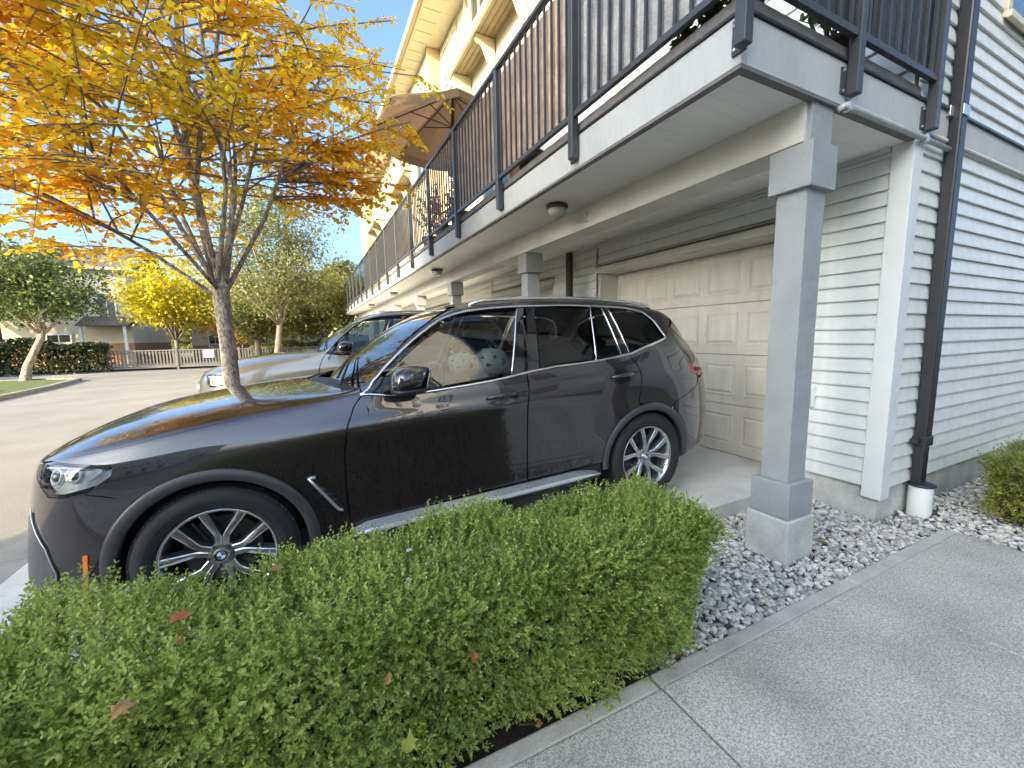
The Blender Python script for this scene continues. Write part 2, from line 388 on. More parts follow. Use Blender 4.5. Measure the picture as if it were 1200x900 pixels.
# garage doors
def garage(y0, y1, dark=None, sections=True):
    gd = bpy.data.objects.new('garage_door', None); COL.objects.link(gd); gd.parent = house
    zb = .150; H = .556
    n = 5; sty = .085
    for s in range(4):
        za = zb+s*H; mb = MB(); z0, z1 = za+.003, za+H-.003
        mb.bx(DX, DX+.05, y0, y1, z0, z1)
        w = (y1-y0)/n
        for i in range(n):
            a, b = y0+i*w+sty/2+.012, y0+(i+1)*w-sty/2-.012; c, d = z0+.10, z1-.095
            t = .026; e = .055
            # moulded ring standing proud, then a raised field inside a shallow cove
            for (p, q, r_, u) in ((a, b, c, c+.018), (a, b, d-.018, d), (a, a+.018, c+.0185, d-.0185), (b-.018, b, c+.0185, d-.0185)):
                mb.bx(DX-.010, DX-.0005, p, q, r_, u)
            fa, fb, fc, fd = a+e, b-e, c+e, d-e
            x0, x1 = DX-.001, DX-.0135
            mb.add([(x0,a+.03,c+.03),(x0,b-.03,c+.03),(x0,b-.03,d-.03),(x0,a+.03,d-.03),(x1,fa,fc),(x1,fb,fc),(x1,fb,fd),(x1,fa,fd)],
                   [(4,7,6,5),(0,4,5,1),(1,5,6,2),(2,6,7,3),(3,7,4,0)])
        mb.build('door_section', M['garage'], gd, bevel=0.003)
    # reveal: jambs, head, rubber foot
    solid('door_jamb', M['beam'], WX-.01, DX+.04, y1+.005, y1+.045, .14, 2.40)
    solid('door_jamb', M['beam'], WX-.01, DX+.04, y0-.045, y0-.005, .14, 2.40)
    solid('door_head', M['beam'], WX-.01, DX+.06, y0-.044, y1+.044, 2.375, 2.43)
    solid('head_trim', M['beam'], WX-.045, WX-.0105, y0-.07, y1+.07, 2.385, 2.465, bevel=.004)
    solid('head_flashing', M['rail'], WX-.06, WX-.003, y0-.075, y1+.075, 2.466, 2.478)
    solid('door_seal', M['black'], DX-.005, DX+.05, y0, y1, .142, .152)
for a, b in ((2.50, 5.08), (6.43, 9.0), (12.35, 15.15), (18.75, 21.45)): garage(a, b)
solid('garage_back', M['black'], DX+.07, DX+.2, 2.42, YEND, -.1, 2.7)
# upper storeys, front
UX = WX
solid('upper_wall', M['siding_far'], UX+.02, UX+.3, CY+.02, YEND, 3.02, 9.32)
solid('end_wall', M['siding_far'], UX+.3, 12, YEND-.3, YEND, 0, 9.3)
z = 3.06
while z < 9.25:
    m_ = M['siding'] if z < 5.3 else M['siding_far']
    board(0, 'y', CY+.02, 7.0, UX, z, PITCH*2, -1, m_)
    for lo, hi in ((11.0, 12.38), (14.82, 15.3), (18.9, 21.9)): board(0, 'y', lo, hi, UX, z, PITCH*2, -1, M['siding_far'])
    z += PITCH*2
def facade_window(y0, y1, z0, z1, X=UX, m='cream'):
    t = .09; mb = MB(); a, b = X-.045, X+.015
    mb.bx(a, b, y0, y1, z0, z0+t).bx(a, b, y0, y1, z1-t, z1).bx(a, b, y0, y0+t, z0+t+.001, z1-t-.001).bx(a, b, y1-t, y1, z0+t+.001, z1-t-.001)
    mb.bx(a+.012, b, (y0+y1)/2-.03, (y0+y1)/2+.03, z0+t+.001, z1-t-.001)
    w = mb.build('window', M[m], house); MB().bx(X-.008, X+.012, y0+t, y1-t, z0+t, z1-t).build('pane', M['winpane'], w)
    MB().bx(X-.09, X-.046, y0-.05, y1+.05, z0-.05, z0+.0).build('sill', M[m], w)
def bracket_box(y0, y1, zb=7.45, X=UX, dx=.5):
    """slatted projecting shelf on shaped brackets with panelled wall below and a tall window band above"""
    sh = MB().bx(X-dx, X+.0, y0, y1, zb+.09, zb+.16).bx(X-dx-.02, X-dx+.04, y0-.02, y1+.02, zb-.02, zb+.089).build('shelf', M['cream'], house, bevel=.006)
    for i in range(4):
        a = X-dx+.05+i*(dx-.06)/4; MB().bx(a, a+(dx-.06)/4-.012, y0, y1, zb+.05, zb+.088).build('slat', M['slat'], sh)
    n = 3
    for i in range(n):
        y = y0+.12+i*(y1-y0-.24)/(n-1)
        pr = [(X-.001, y-.05, zb+.03), (X-.42, y-.05, zb+.03), (X-.42, y-.05, zb-.06), (X-.34, y-.05, zb-.10), (X-.27, y-.05, zb-.13), (X-.22, y-.05, zb-.24), (X-.16, y-.05, zb-.38), (X-.10, y-.05, zb-.42), (X-.10, y-.05, zb-.52), (X-.001, y-.05, zb-.55)]
        MB().prism(pr, (0, .10, 0)).build('bracket', M['cream'], house, bevel=.008)
    # board-and-panel wall under the shelf
    solid('panel_rail', M['cream'], X-.035, X-.001, y0-.1, y1+.1, zb-.72, zb-.57)
    m = int((y1-y0)/.55)
    for i in range(m+1):
        y = y0+i*(y1-y0)/m; solid('panel_stile', M['cream'], X-.03, X-.001, y-.05, y+.05, 4.9, zb-.721)
    for i in range(m):
        a = y0+i*(y1-y0)/m+.06; b = y0+(i+1)*(y1-y0)/m-.06; solid('wall_panel', M['trim'], X-.012, X-.0, a, b, 4.9, zb-.722)
    facade_window(y0+.25, y0+1.35, zb+.3, 9.1, X); facade_window(y1-1.35, y1-.25, zb+.3, 9.1, X)
    for y in (y0-.02, y1+.02, (y0+y1)/2): solid('stile', M['cream'], X-.04, X-.001, y-.07, y+.07, zb+.17, 9.3)
bracket_box(7.15, 10.25); bracket_box(15.5, 18.6, 7.15); bracket_box(22.2, 25.3, 7.15)
facade_window(11.2, 12.1, 6.4, 8.6)
facade_window(3.0, 4.8, 3.2, 5.2); facade_window(8.0, 9.6, 3.1, 5.1); facade_window(15.8, 17.6, 3.1, 5.1)
# projecting tower bay
solid('bay', M['siding_far'], UX-.32, UX+.02, 12.42, 14.78, 3.05, 9.32)
for y in (12.38, 14.68): solid('bay_corner', M['tan'], UX-.36, UX+.01, y, y+.14, 3.05, 9.315, bevel=.006)
facade_window(12.9, 14.3, 6.3, 8.6, UX-.32)
solid('bay', M['siding_far'], UX-.32, UX+.02, 26.6, 28.9, 3.05, 9.32)
for y in (26.5, 28.85): solid('bay_corner', M['tan'], UX-.36, UX+.01, y, y+.14, 3.05, 9.315, bevel=.006)
# eaves
solid('soffit', M['cream'], 3.02, UX+.05, CY-.4, YEND+.25, 9.325, 9.37)
for i, y in enumerate(np.arange(6, YEND, .42)): solid('soffit_rib', M['tan'], 3.06, UX-.36, y, y+.012, 9.316, 9.3245)
solid('gutter', M['tan'], 2.9, 3.02, CY-.42, YEND+.27, 9.34, 9.52, bevel=.01)
solid('eave_board', M['cream'], 3.021, 3.06, CY-.4, YEND+.25, 9.371, 9.5)
MB().prism([(2.95, CY-.4, 9.53), (8.0, CY-.4, 12.2), (13, CY-.4, 9.53)], (0, YEND-CY+.7, 0)).build('roof', M['roof'], house)
# ------------------------------------------------------------------ deck
DF = 2.0
deck = 'deck'
fas = solid('deck_fascia', M['fascia'], DF, DF+.038, CY-.03, 25.2, 2.815, 3.045, bevel=.003)
solid('deck_fascia', M['fascia'], DF+.0385, WX+.165, CY-.03, CY+.008, 2.815, 3.045, bevel=.003)
solid('deck_drip', M['black'], DF-.012, DF+.05, CY-.043, 25.2, 3.047, 3.062)
solid('deck_drip', M['black'], DF+.0505, WX+.165, CY-.043, CY+.008, 3.0475, 3.0615)
solid('deck_edge', M['deckedge'], DF+.004, WX+.0, CY-.024, 25.2, 3.064, 3.135, bevel=.008)
solid('fascia_bead', M['deckedge'], DF+.002, DF+.05, CY-.028, 25.2, 2.797, 2.8145)
solid('fascia_bead', M['deckedge'], DF+.0505, WX-.03, CY-.028, CY+.02, 2.7975, 2.8145)
# soffit panels: grooved vinyl strips running from wall to fascia
ns = 0
y = CY+.022
key = None
me = None
for y in np.arange(CY+.022, 25.1, .40):
    if me is None:
        q = MB()
        for i in range(4): q.bx(0, WX-DF-.052, i*.1+.0008, (i+1)*.1-.0008, 0, .02)
        q.bx(0, WX-DF-.052, 0, .4, .003, .016)
        me = bpy.data.meshes.new('soffit_panel'); me.from_pydata(q.v, [], q.f); me.update(); me.materials.append(M['soffit'])
    o = bpy.data.objects.new('soffit_panel', me); COL.objects.link(o); o.parent = house; o.location = Vector((DF+.0505, float(y), 2.803))-worg(house)
# beam on the columns, and a second small cove against the wall
solid('beam', M['beam'], 2.62, 2.86, 1.58, 25.1, 2.585, 2.8025, bevel=.005)
solid('wall_cove', M['beam'], WX-.035, WX-.004, CY+.11, 25.1, 2.77, 2.802)
# house number on the beam
def digits(txt, x, y, z, h, m, parent):
    seg = {'1': [[(.5, 0), (.5, 1)], [(.28, .8), (.5, 1)]], '2': [[(.15, .78), (.3, .96), (.6, 1), (.82, .85), (.8, .62), (.15, 0), (.85, 0)]]}
    for i, ch in enumerate(txt):
        mb = MB()
        for st in seg[ch]:
            mb.tube([(x-.006, y-(i*.075+p[0]*.055), z+p[1]*h) for p in st], .007, 6)
        mb.build('house_number', m, parent)
digits('12', 2.614, 3.80, 2.64, .10, M['beam'], house)
# thin pipe along the side of the deck
pp = thing('pipe', 'thin grey pipe hung under the deck edge beside the near column', 'pipe', (2.9, 1.5, 2.8))
MB().tube([(2.86, CY-.03, 2.78), (2.875, CY-.055, 2.795), (2.92, CY-.06, 2.80), (3.4, CY-.06, 2.80), (4.28, CY-.055, 2.80)], .017, 10).build('pipe_run', M['fascia'], pp, smooth=True)
MB().bx(2.90, 2.93, CY-.079, CY-.031, 2.776, 2.822).build('strap', M['metal'], pp); MB().bx(3.86, 3.89, CY-.079, CY-.031, 2.776, 2.822).build('strap', M['metal'], pp)

# ------------------------------------------------------------------ columns
def column(y, label):
    c = thing('column', label, 'column', (2.755, y, 0), 'columns carrying the balconies')
    x = 2.755; g = -.1
    MB().bx(x-.145, x+.145, y-.145, y+.145, g, .305).build('footing', M['found'], c, bevel=.008)
    MB().bx(x-.130, x+.130, y-.130, y+.130, .309, .54).build('plinth', M['grey'], c, bevel=.005)
    MB().bx(x-.092, x+.092, y-.092, y+.092, .5405, 2.335).build('shaft', M['grey'], c, bevel=.004)
    MB().bx(x-.128, x+.128, y-.128, y+.128, 2.335, 2.583).build('capital', M['grey'], c, bevel=.005)
    if y < 3: MB().bx(x-.105, x+.105, y-.098, y+.0, 2.5835, 2.798).build('neck', M['grey'], c, bevel=.004)
    return c
column(1.65, 'grey painted column on a concrete footing in the gravel, nearest of the row')
for y, l in ((5.2, 'grey column top seen above the car roof under the balcony beam'), (8.45, 'sunlit golden column top beyond the windscreen of the dark car'), (11.4, 'shaded grey column top behind the roof of the silver car'), (14.7, 'small far column under the balcony, partly hidden by the silver car'), (18.0, 'next to last column under the far balcony'), (21.3, 'last column under the far balcony')):
    column(y, l)

# ------------------------------------------------------------------ balcony railing
rl = thing('balcony_railing', 'charcoal metal balcony railing with square balusters round the deck', 'railing', (1.95, 1.5, 3))
POSTS = [1.525+1.425*i for i in range(17)]
RX = 1.955
pm = {}
def shared(name, key, make, m, parent, loc, bevel=0):
    if key not in pm:
        q = make(); me = bpy.data.meshes.new(name); me.from_pydata(q.v, [], q.f); me.update(); me.materials.append(m); pm[key] = me
    o = bpy.data.objects.new(name, pm[key]); COL.objects.link(o); o.parent = parent; o.location = Vector(loc)-worg(parent)
    if bevel:
        md = o.modifiers.new('bevel', 'BEVEL'); md.width = bevel; md.segments = 1
    return o
for i, y in enumerate(POSTS):
    yy = 1.49 if i == 0 else y
    p = shared('post', 'post', lambda: MB().bx(-.030, .030, -.030, .030, 2.86-.0, 4.22), M['rail'], rl, (RX, yy, 0), .003)
    shared('base_plate', 'plate', lambda: MB().bx(.031, .046, .0, .075, 2.86, 3.02).bx(.0305, .0355, -.0, .03, 2.87, 3.01), M['rail'], p, (worg(rl)), 0).location = (0, .012, 0)
    for zz in (2.885, 2.995):
        b = shared('bolt', 'bolt', lambda: MB().lathe([(0, -.006), (.008, -.004), (.009, .0), (.009, .006)], (0, 0, 0), 'x', 8, 1), M['metal'], p, (worg(rl)), 0); b.location = (.030, .072, zz)
for x in (2.935, 3.925):
    p = shared('post', 'post', None, M['rail'], rl, (x, 1.49, 0), .003)
    q = shared('base_plate', 'plate2', lambda: MB().bx(-.075, -.031, .031, .040, 2.87, 3.01), M['rail'], p, worg(rl)); q.location = (0, 0, 0)
    for zz in (2.885, 2.995):
        b = shared('bolt', 'bolt2', lambda: MB().lathe([(0, -.008), (.008, -.006), (.009, .0), (.009, .006)], (0, 0, 0), 'y', 8, 1), M['metal'], p, worg(rl)); b.location = (-.055, .03, zz)
# rails between posts, balusters
for i in range(len(POSTS)-1):
    a = (1.49 if i == 0 else POSTS[i])+.0305; b = POSTS[i+1]-.0305
    MB().bx(RX-.017, RX+.017, a, b, 3.155, 3.195).build('bottom_rail', M['rail'], rl, bevel=.003)
    if i < 10:
        n = 12
        for k in range(n):
            y = a+(b-a)*(k+.5)/n
            shared('baluster', 'bal', lambda: MB().bx(-.009, .009, -.009, .009, 3.196, 4.20), M['rail'], rl, (RX, y, 0))
    else:
        pass
MB().bx(RX-.028, RX+.028, 1.46, 24.36, 4.2205, 4.262).build('top_rail', M['rail'], rl, bevel=.006)
MB().bx(RX+.0285, 3.99, 1.462, 1.518, 4.2205, 4.262).build('top_rail', M['rail'], rl, bevel=.006)
for a, b in ((RX+.031, 2.904), (2.966, 3.894)):
    MB().bx(a, b, 1.49-.017, 1.49+.017, 3.155, 3.195).build('bottom_rail', M['rail'], rl, bevel=.003)
    n = 8
    for k in range(n):
        x = a+(b-a)*(k+.5)/n; shared('baluster', 'bal', None, M['rail'], rl, (x, 1.49, 0))
# frosted glass infill on the far bays
fg = glassmat('frosted_glass', (.45, .52, .56), 1.6, .08)
for i in range(10, 16):
    MB().bx(RX-.004, RX+.004, POSTS[i]+.04, POSTS[i+1]-.04, 3.20, 4.215).build('glass_panel', fg, rl)
# privacy screens fixed behind the balusters
for i, (m, lab) in enumerate(((M['screen2'], 'woven grey privacy screen behind the railing at the deck corner'), (M['screen'], 'sun-dappled woven brown screen behind the railing, second bay from the corner'), (M['screen'], 'woven brown screen behind the railing beside the parasol'))):
    a = POSTS[i]+.04; b = POSTS[i+1]-.04
    mb = MB(); n = 14
    for k in range(n): 
        y = a+(b-a)*k/n; mb.bx(RX+.028, RX+.034+.006*(k % 2), y+.002, y+(b-a)/n-.002, 3.215, 4.19)
    o = mb.build('privacy_screen', m); tag(o, lab, 'screen', 'privacy screens on the balcony')
mb = MB()
for k in range(20):
    x = 2.02+k*.0945; mb.bx(x, x+.085, 1.53, 1.536+.006*(k % 2), 3.24, 4.17)
tag(mb.build('privacy_screen', M['rail']), 'dark slatted screen behind the railing at the end of the deck', 'screen', 'privacy screens on the balcony')

# ------------------------------------------------------------------ soffit lamps
lampglass = pmat('ribbed_lamp_glass', (.45, .44, .40), .25, var=.1, spec=.5)
bronze = pmat('dark_bronze', (.05, .045, .04), .4, .3)
for y, l in ((3.82, 'round bronze ceiling lamp under the near balcony beside the house number'), (8.25, 'bronze ceiling lamp under the balcony, second from the camera'), (12.8, 'third ceiling lamp under the far balcony'), (17.5, 'farthest small ceiling lamp under the balcony')):
    t = thing('ceiling_lamp', l, 'lamp', (2.34, y, 2.80), 'ceiling lamps under the balcony')
    MB().lathe([(0, .004), (.105, .004), (.112, -.012), (.105, -.035), (.098, -.04), (.0, -.04)], (2.34, y, 2.80), 'z', 28).build('base', bronze, t, smooth=True)
    MB().lathe([(.096, -.0405), (.098, -.055), (.086, -.085), (.062, -.105), (.03, -.116), (0, -.118)], (2.34, y, 2.80), 'z', 28).build('glass', lampglass, t, smooth=True)
# ------------------------------------------------------------------ downpipes, outlet
dp = thing('downpipe', 'dark square downpipe on the pale corner of the house', 'downpipe', (4.32, 1.49, 0))
MB().bx(4.27, 4.375, 1.455, 1.535, .62, 6.2).build('pipe', M['dark'], dp, bevel=.012)
MB().bx(4.262, 4.383, 1.447, 1.543, .585, .66).bx(4.20, 4.262, 1.48, 1.53, .61, .65).build('coupling', M['dark'], dp, bevel=.006)
MB().bx(4.275, 4.37, 1.46, 1.53, .26, .584).build('pipe', M['dark'], dp, bevel=.012)
MB().bx(4.215, 4.269, 1.50, 1.556, 3.02, 3.09).bx(4.376, 4.43, 1.50, 1.556, 3.02, 3.09).bx(4.268, 4.377, 1.447, 1.4545, 3.02, 3.09).build('bracket', M['metal'], dp, bevel=.003)
MB().lathe([(.0, .255), (.085, .255), (.092, .262), (.092, .272), (.06, .28), (0, .28)], (4.322, 1.47, 0), 'z', 24).build('cap', M['dark'], dp, smooth=True)
MB().lathe([(.078, -.1), (.078, .2545), (.0, .2545)], (4.322, 1.47, 0), 'z', 28).build('drain', M['white'], dp, auto=40)
dp2 = thing('downpipe', 'thin dark downpipe on the wall between the garages, above the car roof', 'downpipe', (3.8, 5.8, 0))
MB().bx(3.77, 3.83, 5.72, 5.80, .2, 2.10).build('pipe', M['wood'], dp2, bevel=.01); MB().bx(3.765, 3.835, 5.79, 5.90, 2.1005, 2.80).build('pipe', M['wood'], dp2, bevel=.01)
ob = thing('outlet_box', 'small cream outdoor socket box on the siding beside the column', 'socket', (3.82, 2.12, .96))
MB().bx(3.80, 3.836, 2.055, 2.185, .86, 1.035).build('surround', M['trim'], ob, bevel=.006)
MB().bx(3.775, 3.7995, 2.075, 2.165, .885, 1.01).build('cover', pmat('cream_plastic', (.62, .58, .46), .4, var=.05), ob, bevel=.008)
MB().bx(3.772, 3.7748, 2.095, 2.145, .935, .945).build('latch', M['beam'], ob)
# ------------------------------------------------------------------ parasol on the deck
um = thing('parasol', 'open brown canvas parasol standing on the balcony above the railing', 'parasol', (2.55, 7.6, 3.13))
ux, uy = 2.55, 7.6; N8 = 8
mb = MB(); rib = []
top = (ux, uy, 5.68)
for k in range(N8):
    a = 2*math.pi*(k+.68)/N8; rib.append((ux+1.42*math.cos(a), uy+1.42*math.sin(a), 5.02))
V = [top]
rings = [(.33, 5.555), (.66, 5.40), (1.0, 5.235), (1.36, 5.04), (1.42, 4.90)]
F = []; per = 32
for (r_, z_) in rings:
    for k in range(per):
        a = 2*math.pi*(k/per+.68/8); ph = (k % 4)/4; sag = 1-.075*math.sin(math.pi*ph) if r_ < 1.41 else 1-.075*math.sin(math.pi*ph)
        V.append((ux+r_*sag*math.cos(a), uy+r_*sag*math.sin(a), z_-.03*math.sin(math.pi*ph)*r_))
for k in range(per): F.append((0, 1+k, 1+(k+1) % per))
mbc = MB(); mbc.add(V, F+[(1+i*per+k, 1+(i+1)*per+k, 1+(i+1)*per+(k+1) % per, 1+i*per+(k+1) % per) for i in range(len(rings)-1) for k in range(per)])
m, nt, out = nmat('parasol_canvas'); dif = nt.nodes.new('ShaderNodeBsdfDiffuse'); dif.inputs[0].default_value = (.16, .115, .08, 1)
trn = nt.nodes.new('ShaderNodeBsdfTranslucent'); trn.inputs[0].default_value = (.17, .11, .07, 1); ms = nt.nodes.new('ShaderNodeMixShader'); ms.inputs[0].default_value = .4
nt.links.new(dif.outputs[0], ms.inputs[1]); nt.links.new(trn.outputs[0], ms.inputs[2]); nt.links.new(ms.outputs[0], out.inputs[0])
mbc.build('canopy', m, um)
MB().tube([(ux, uy, 3.14), (ux, uy, 5.70)], .022, 10).build('pole', M['wood'], um, smooth=True)
MB().lathe([(0, .06), (.05, .05), (.05, -.05), (0, -.06)], (ux, uy, 5.12), 'z', 12).build('hub', M['wood'], um)
MB().bx(ux-.3, ux+.3, uy-.3, uy+.3, 3.137, 3.2).build('base', M['dark'], um, bevel=.02)
for k in range(N8):
    a = 2*math.pi*(k+.68)/N8
    MB().tube([(ux, uy, 5.64), (ux+1.40*math.cos(a), uy+1.40*math.sin(a), 4.985)], .010, 6).build('rib', M['wood'], um)
    MB().tube([(ux, uy, 5.12), (ux+.72*math.cos(a), uy+.72*math.sin(a), 5.31)], .009, 6).build('strut', M['wood'], um)
# ------------------------------------------------------------------ leaves
def frames(d, n):
    d = d/np.linalg.norm(d, axis=1, keepdims=True); n = n-(n*d).sum(1, keepdims=True)*d
    n = n/(np.linalg.norm(n, axis=1, keepdims=True)+1e-9); return d, n, np.cross(n, d)
TPL6 = (np.array([(0, 0, 0), (.30, .24, .06), (.72, .22, .05), (1, 0, -.03), (.72, -.22, .05), (.30, -.24, .06)]), np.array([(0, 1, 2, 3), (0, 3, 4, 5)]))
TPLR = (np.array([(0, 0, 0), (.18, .36, .05), (.55, .47, .04), (.88, .26, -.02), (1.02, 0, -.08), (.88, -.26, -.02), (.55, -.47, .04), (.18, -.36, .05)]), np.array([(0, 1, 2, 3), (0, 3, 4, 4), (0, 4, 5, 5), (0, 5, 6, 7)]))
TPL4 = (np.array([(0, 0, 0), (.5, .36, .05), (1, 0, -.05), (.5, -.36, .05)]), np.array([(0, 1, 2, 3)]))
TPLM = (np.array([(0, 0, 0), (.1, .35, .03), (-.02, .55, .0), (.35, .38, .05), (.62, .62, .0), (.62, .3, .05), (1, 0, -.04), (.62, -.3, .05), (.62, -.62, 0), (.35, -.38, .05), (-.02, -.55, 0), (.1, -.35, .03)]), np.array([(0, 1, 2, 3), (0, 3, 4, 5), (0, 5, 6, 7), (0, 7, 8, 9), (0, 9, 10, 11)]))
def leafmesh(C, D, Nn, s, tpl=TPL6):
    T, F = tpl; d, n, w = frames(np.asarray(D, float), np.asarray(Nn, float)); s = np.asarray(s)[:, None, None]
    V = np.asarray(C)[:, None, :]+s*(T[None, :, 0:1]*d[:, None]+T[None, :, 1:2]*w[:, None]+T[None, :, 2:3]*n[:, None])
    k = len(T); Fa = (np.arange(len(C))*k)[:, None, None]+F[None]
    return V.reshape(-1, 3), Fa.reshape(-1, F.shape[1])
def leafobj(name, V, F, m, parent):
    V = np.asarray(V, np.float32); off = np.array(worg(parent)) if parent is not None else 0
    me = bpy.data.meshes.new(name)
    F = np.asarray(F)
    if F.shape[1] == 4 and (F[:, 2] == F[:, 3]).any():
        tri = F[:, 2] == F[:, 3]; lens = np.where(tri, 3, 4); fl = np.concatenate([f[:l] for f, l in zip(F, lens)]) if len(F) < 1000 else None
        if fl is None:
            mask = np.ones_like(F, bool); mask[tri, 3] = False; fl = F[mask]
        ls = np.concatenate([[0], np.cumsum(lens)[:-1]])
    else: fl = F.ravel(); ls = np.arange(len(F))*F.shape[1]
    me.vertices.add(len(V)); me.vertices.foreach_set('co', (V-off).astype(np.float32).ravel())
    me.loops.add(len(fl)); me.loops.foreach_set('vertex_index', fl.astype(np.int32))
    me.polygons.add(len(F)); me.polygons.foreach_set('loop_start', ls.astype(np.int32))
    me.update(calc_edges=True)
    return finish(me, name, m, parent, False)
def rnd(n): return RNG.normal(size=(n, 3))
def unit(a): return a/(np.linalg.norm(a, axis=-1, keepdims=True)+1e-9)

boxleaf = leafmat('boxwood_leaf', [(0, (.12, .10, .04)), (.04, (.15, .21, .045)), (.35, (.30, .385, .085)), (.7, (.43, .51, .125)), (.96, (.60, .63, .22)), (1, (.45, .30, .12))], trans=.45, rough=.45, nscale=4, nmix=.30, spec=.5)
boxleaf2 = leafmat('boxwood_leaf_yellowish', [(0, (.09, .12, .02)), (.4, (.20, .23, .04)), (.75, (.34, .36, .07)), (1, (.50, .48, .13))], trans=.25, rough=.36, nscale=3, nmix=.35, spec=.5)
def hedge(name, label, x0, x1, y0, y1, zb, zt, nspr, m, seed, endround=.18, open_low=0.0, group=None, taper=0.):
    rg = np.random.default_rng(seed)
    t = thing(name, label, 'hedge', ((x0+x1)/2, (y0+y1)/2, 0), group)
    c = np.array([(x0+x1)/2, (y0+y1)/2, (zb+zt)/2]); hx, hy, hz = (x1-x0)/2, (y1-y0)/2, (zt-zb)/2
    # points on a rounded box surface
    P = []; Nn = []
    A = np.array([2*hx*2*hy, 2*hx*2*hz, 2*hx*2*hz, 2*hy*2*hz, 2*hy*2*hz]); pr = A/A.sum()
    fc = rg.choice(5, nspr, p=pr); u = rg.uniform(-1, 1, (nspr, 2))
    q = np.zeros((nspr, 3)); nn = np.zeros((nspr, 3))
    for f, (ax, sg, i, j) in enumerate(((2, 1, 0, 1), (1, -1, 0, 2), (1, 1, 0, 2), (0, 1, 1, 2), (0, -1, 1, 2))):
        k = fc == f; q[k, ax] = sg; q[k, i] = u[k, 0]; q[k, j] = u[k, 1]; nn[k, ax] = sg
    H = np.array([hx, hy, hz]); r = endround
    p = q*H; core = np.clip(p, -(H-r), H-r); dlt = p-core; L = np.linalg.norm(dlt, axis=1, keepdims=True)
    n2 = np.where(L > 1e-6, dlt/np.maximum(L, 1e-6), nn); p = core+n2*r
    # lumps
    lump = .030*np.sin(p[:, 0]*5.1+1.3)*np.sin(p[:, 1]*6+.5)+.028*np.sin(p[:, 0]*11+p[:, 2]*9+p[:, 1]*7)+.018*np.sin(p[:, 0]*23+1)*np.sin(p[:, 1]*21+p[:, 2]*19)
    p = p+n2*(lump[:, None]); p += n2*rg.normal(0, .014, (nspr, 1))
    depth = -np.abs(rg.normal(0, .02, (nspr, 1))); dp_ = rg.random((nspr, 1)) < .35; depth = np.where(dp_, -rg.uniform(.02, .12, (nspr, 1)), depth)
    long_ = rg.random((nspr, 1)) < .05; depth = np.where(long_, rg.uniform(.0, .035, (nspr, 1)), depth)
    base = c+p+n2*(depth-.05)
    keep = base[:, 2] > max(zb, 0)+.02+open_low*rg.random(nspr)
    base = base[keep]; n2 = n2[keep]; ns = len(base)
    lowf = np.clip(1-base[:, 2]/zt, 0, 1)
    base[:, 1] += taper*lowf*(base[:, 1] < c[1]); base[:, 0] -= .15*taper*lowf*(base[:, 0] > x1-.2)
    d = unit(n2+np.array([0, 0, .55])+.55*rg.normal(size=(ns, 3))*np.array([1, 1, .6]))
    Ls = rg.uniform(.045, .085, ns)
    k = 12
    C = []; D = []; NN = []; S_ = []
    side = unit(np.cross(d, rg.normal(size=(ns, 3)))); oth = np.cross(d, side)
    for i in range(k):
        tt = (i//2+.6)/(k/2)
        ang = (i//2)*1.57+(i % 2)*math.pi+rg.normal(0, .35, ns)
        out_ = side*np.cos(ang)[:, None]+oth*np.sin(ang)[:, None]
        C.append(base+d*(Ls*tt)[:, None]); sp = .55+.9*tt
        dd = unit(out_*1.0+d*sp+.22*rg.normal(size=(ns, 3))); D.append(dd); NN.append(d+out_*-.35+.3*rg.normal(size=(ns, 3)))
        S_.append(rg.uniform(.0115, .0185, ns)*(1.05-.25*tt))
    V, F = leafmesh(np.concatenate(C), np.concatenate(D), np.concatenate(NN), np.concatenate(S_))
    leafobj('foliage', V, F, m, t)
    # inner woody mass of crossing twigs
    mb = MB()
    for i in range(int(60+hx*220)):
        b = np.array([rg.uniform(x0+.14, x1-.2), rg.uniform(y0+.16+taper, y1-.14), max(zb, -.03)]); e = np.array([b[0]+rg.normal(0, .12), b[1]+rg.normal(0, .12), rg.uniform(zb+.25, zt-.06)])
        e[0] = min(max(e[0], x0+.06), x1-.06); e[1] = min(max(e[1], y0+.10), y1-.08); mid = (b+e)/2+rg.normal(0, .04, 3); mb.tube([b, mid, e], [.007, .005, .003], 4, caps=False)
    mb.build('twigs', M['twig'], t)
    i_ = 0.15
    ni = int(26000*hx*hy*4+1500); pc = np.stack([rg.uniform(x0+.06, x1-.06, ni), rg.uniform(y0+.06, y1-.06, ni), rg.uniform(max(zb, 0)+.06, zt-.07, ni)], 1)
    pc[:, 1] = np.maximum(pc[:, 1], y0+.07+taper*np.clip(1-pc[:, 2]/zt, 0, 1)); pc[:, 0] = np.minimum(pc[:, 0], x1-.07-.15*taper*np.clip(1-pc[:, 2]/zt, 0, 1))
    V, F = leafmesh(pc, rg.normal(size=(ni, 3)), rg.normal(size=(ni, 3)), rg.uniform(.014, .022, ni), TPL6)
    leafobj('inner_foliage', V, F, m, t)
    return t
hedge('hedge', 'long clipped green boxwood hedge in front of the dark car', -.86, 1.58, 1.09, 1.74, -.24, .775, 23500, boxleaf, 5, .17, .05, taper=.14)
hedge('hedge', 'small yellowish boxwood hedge beside the house foundation, cut by the photo edge', 4.50, 6.2, .80, 1.24, .03, .56, 3600, boxleaf2, 8, .12, .03)

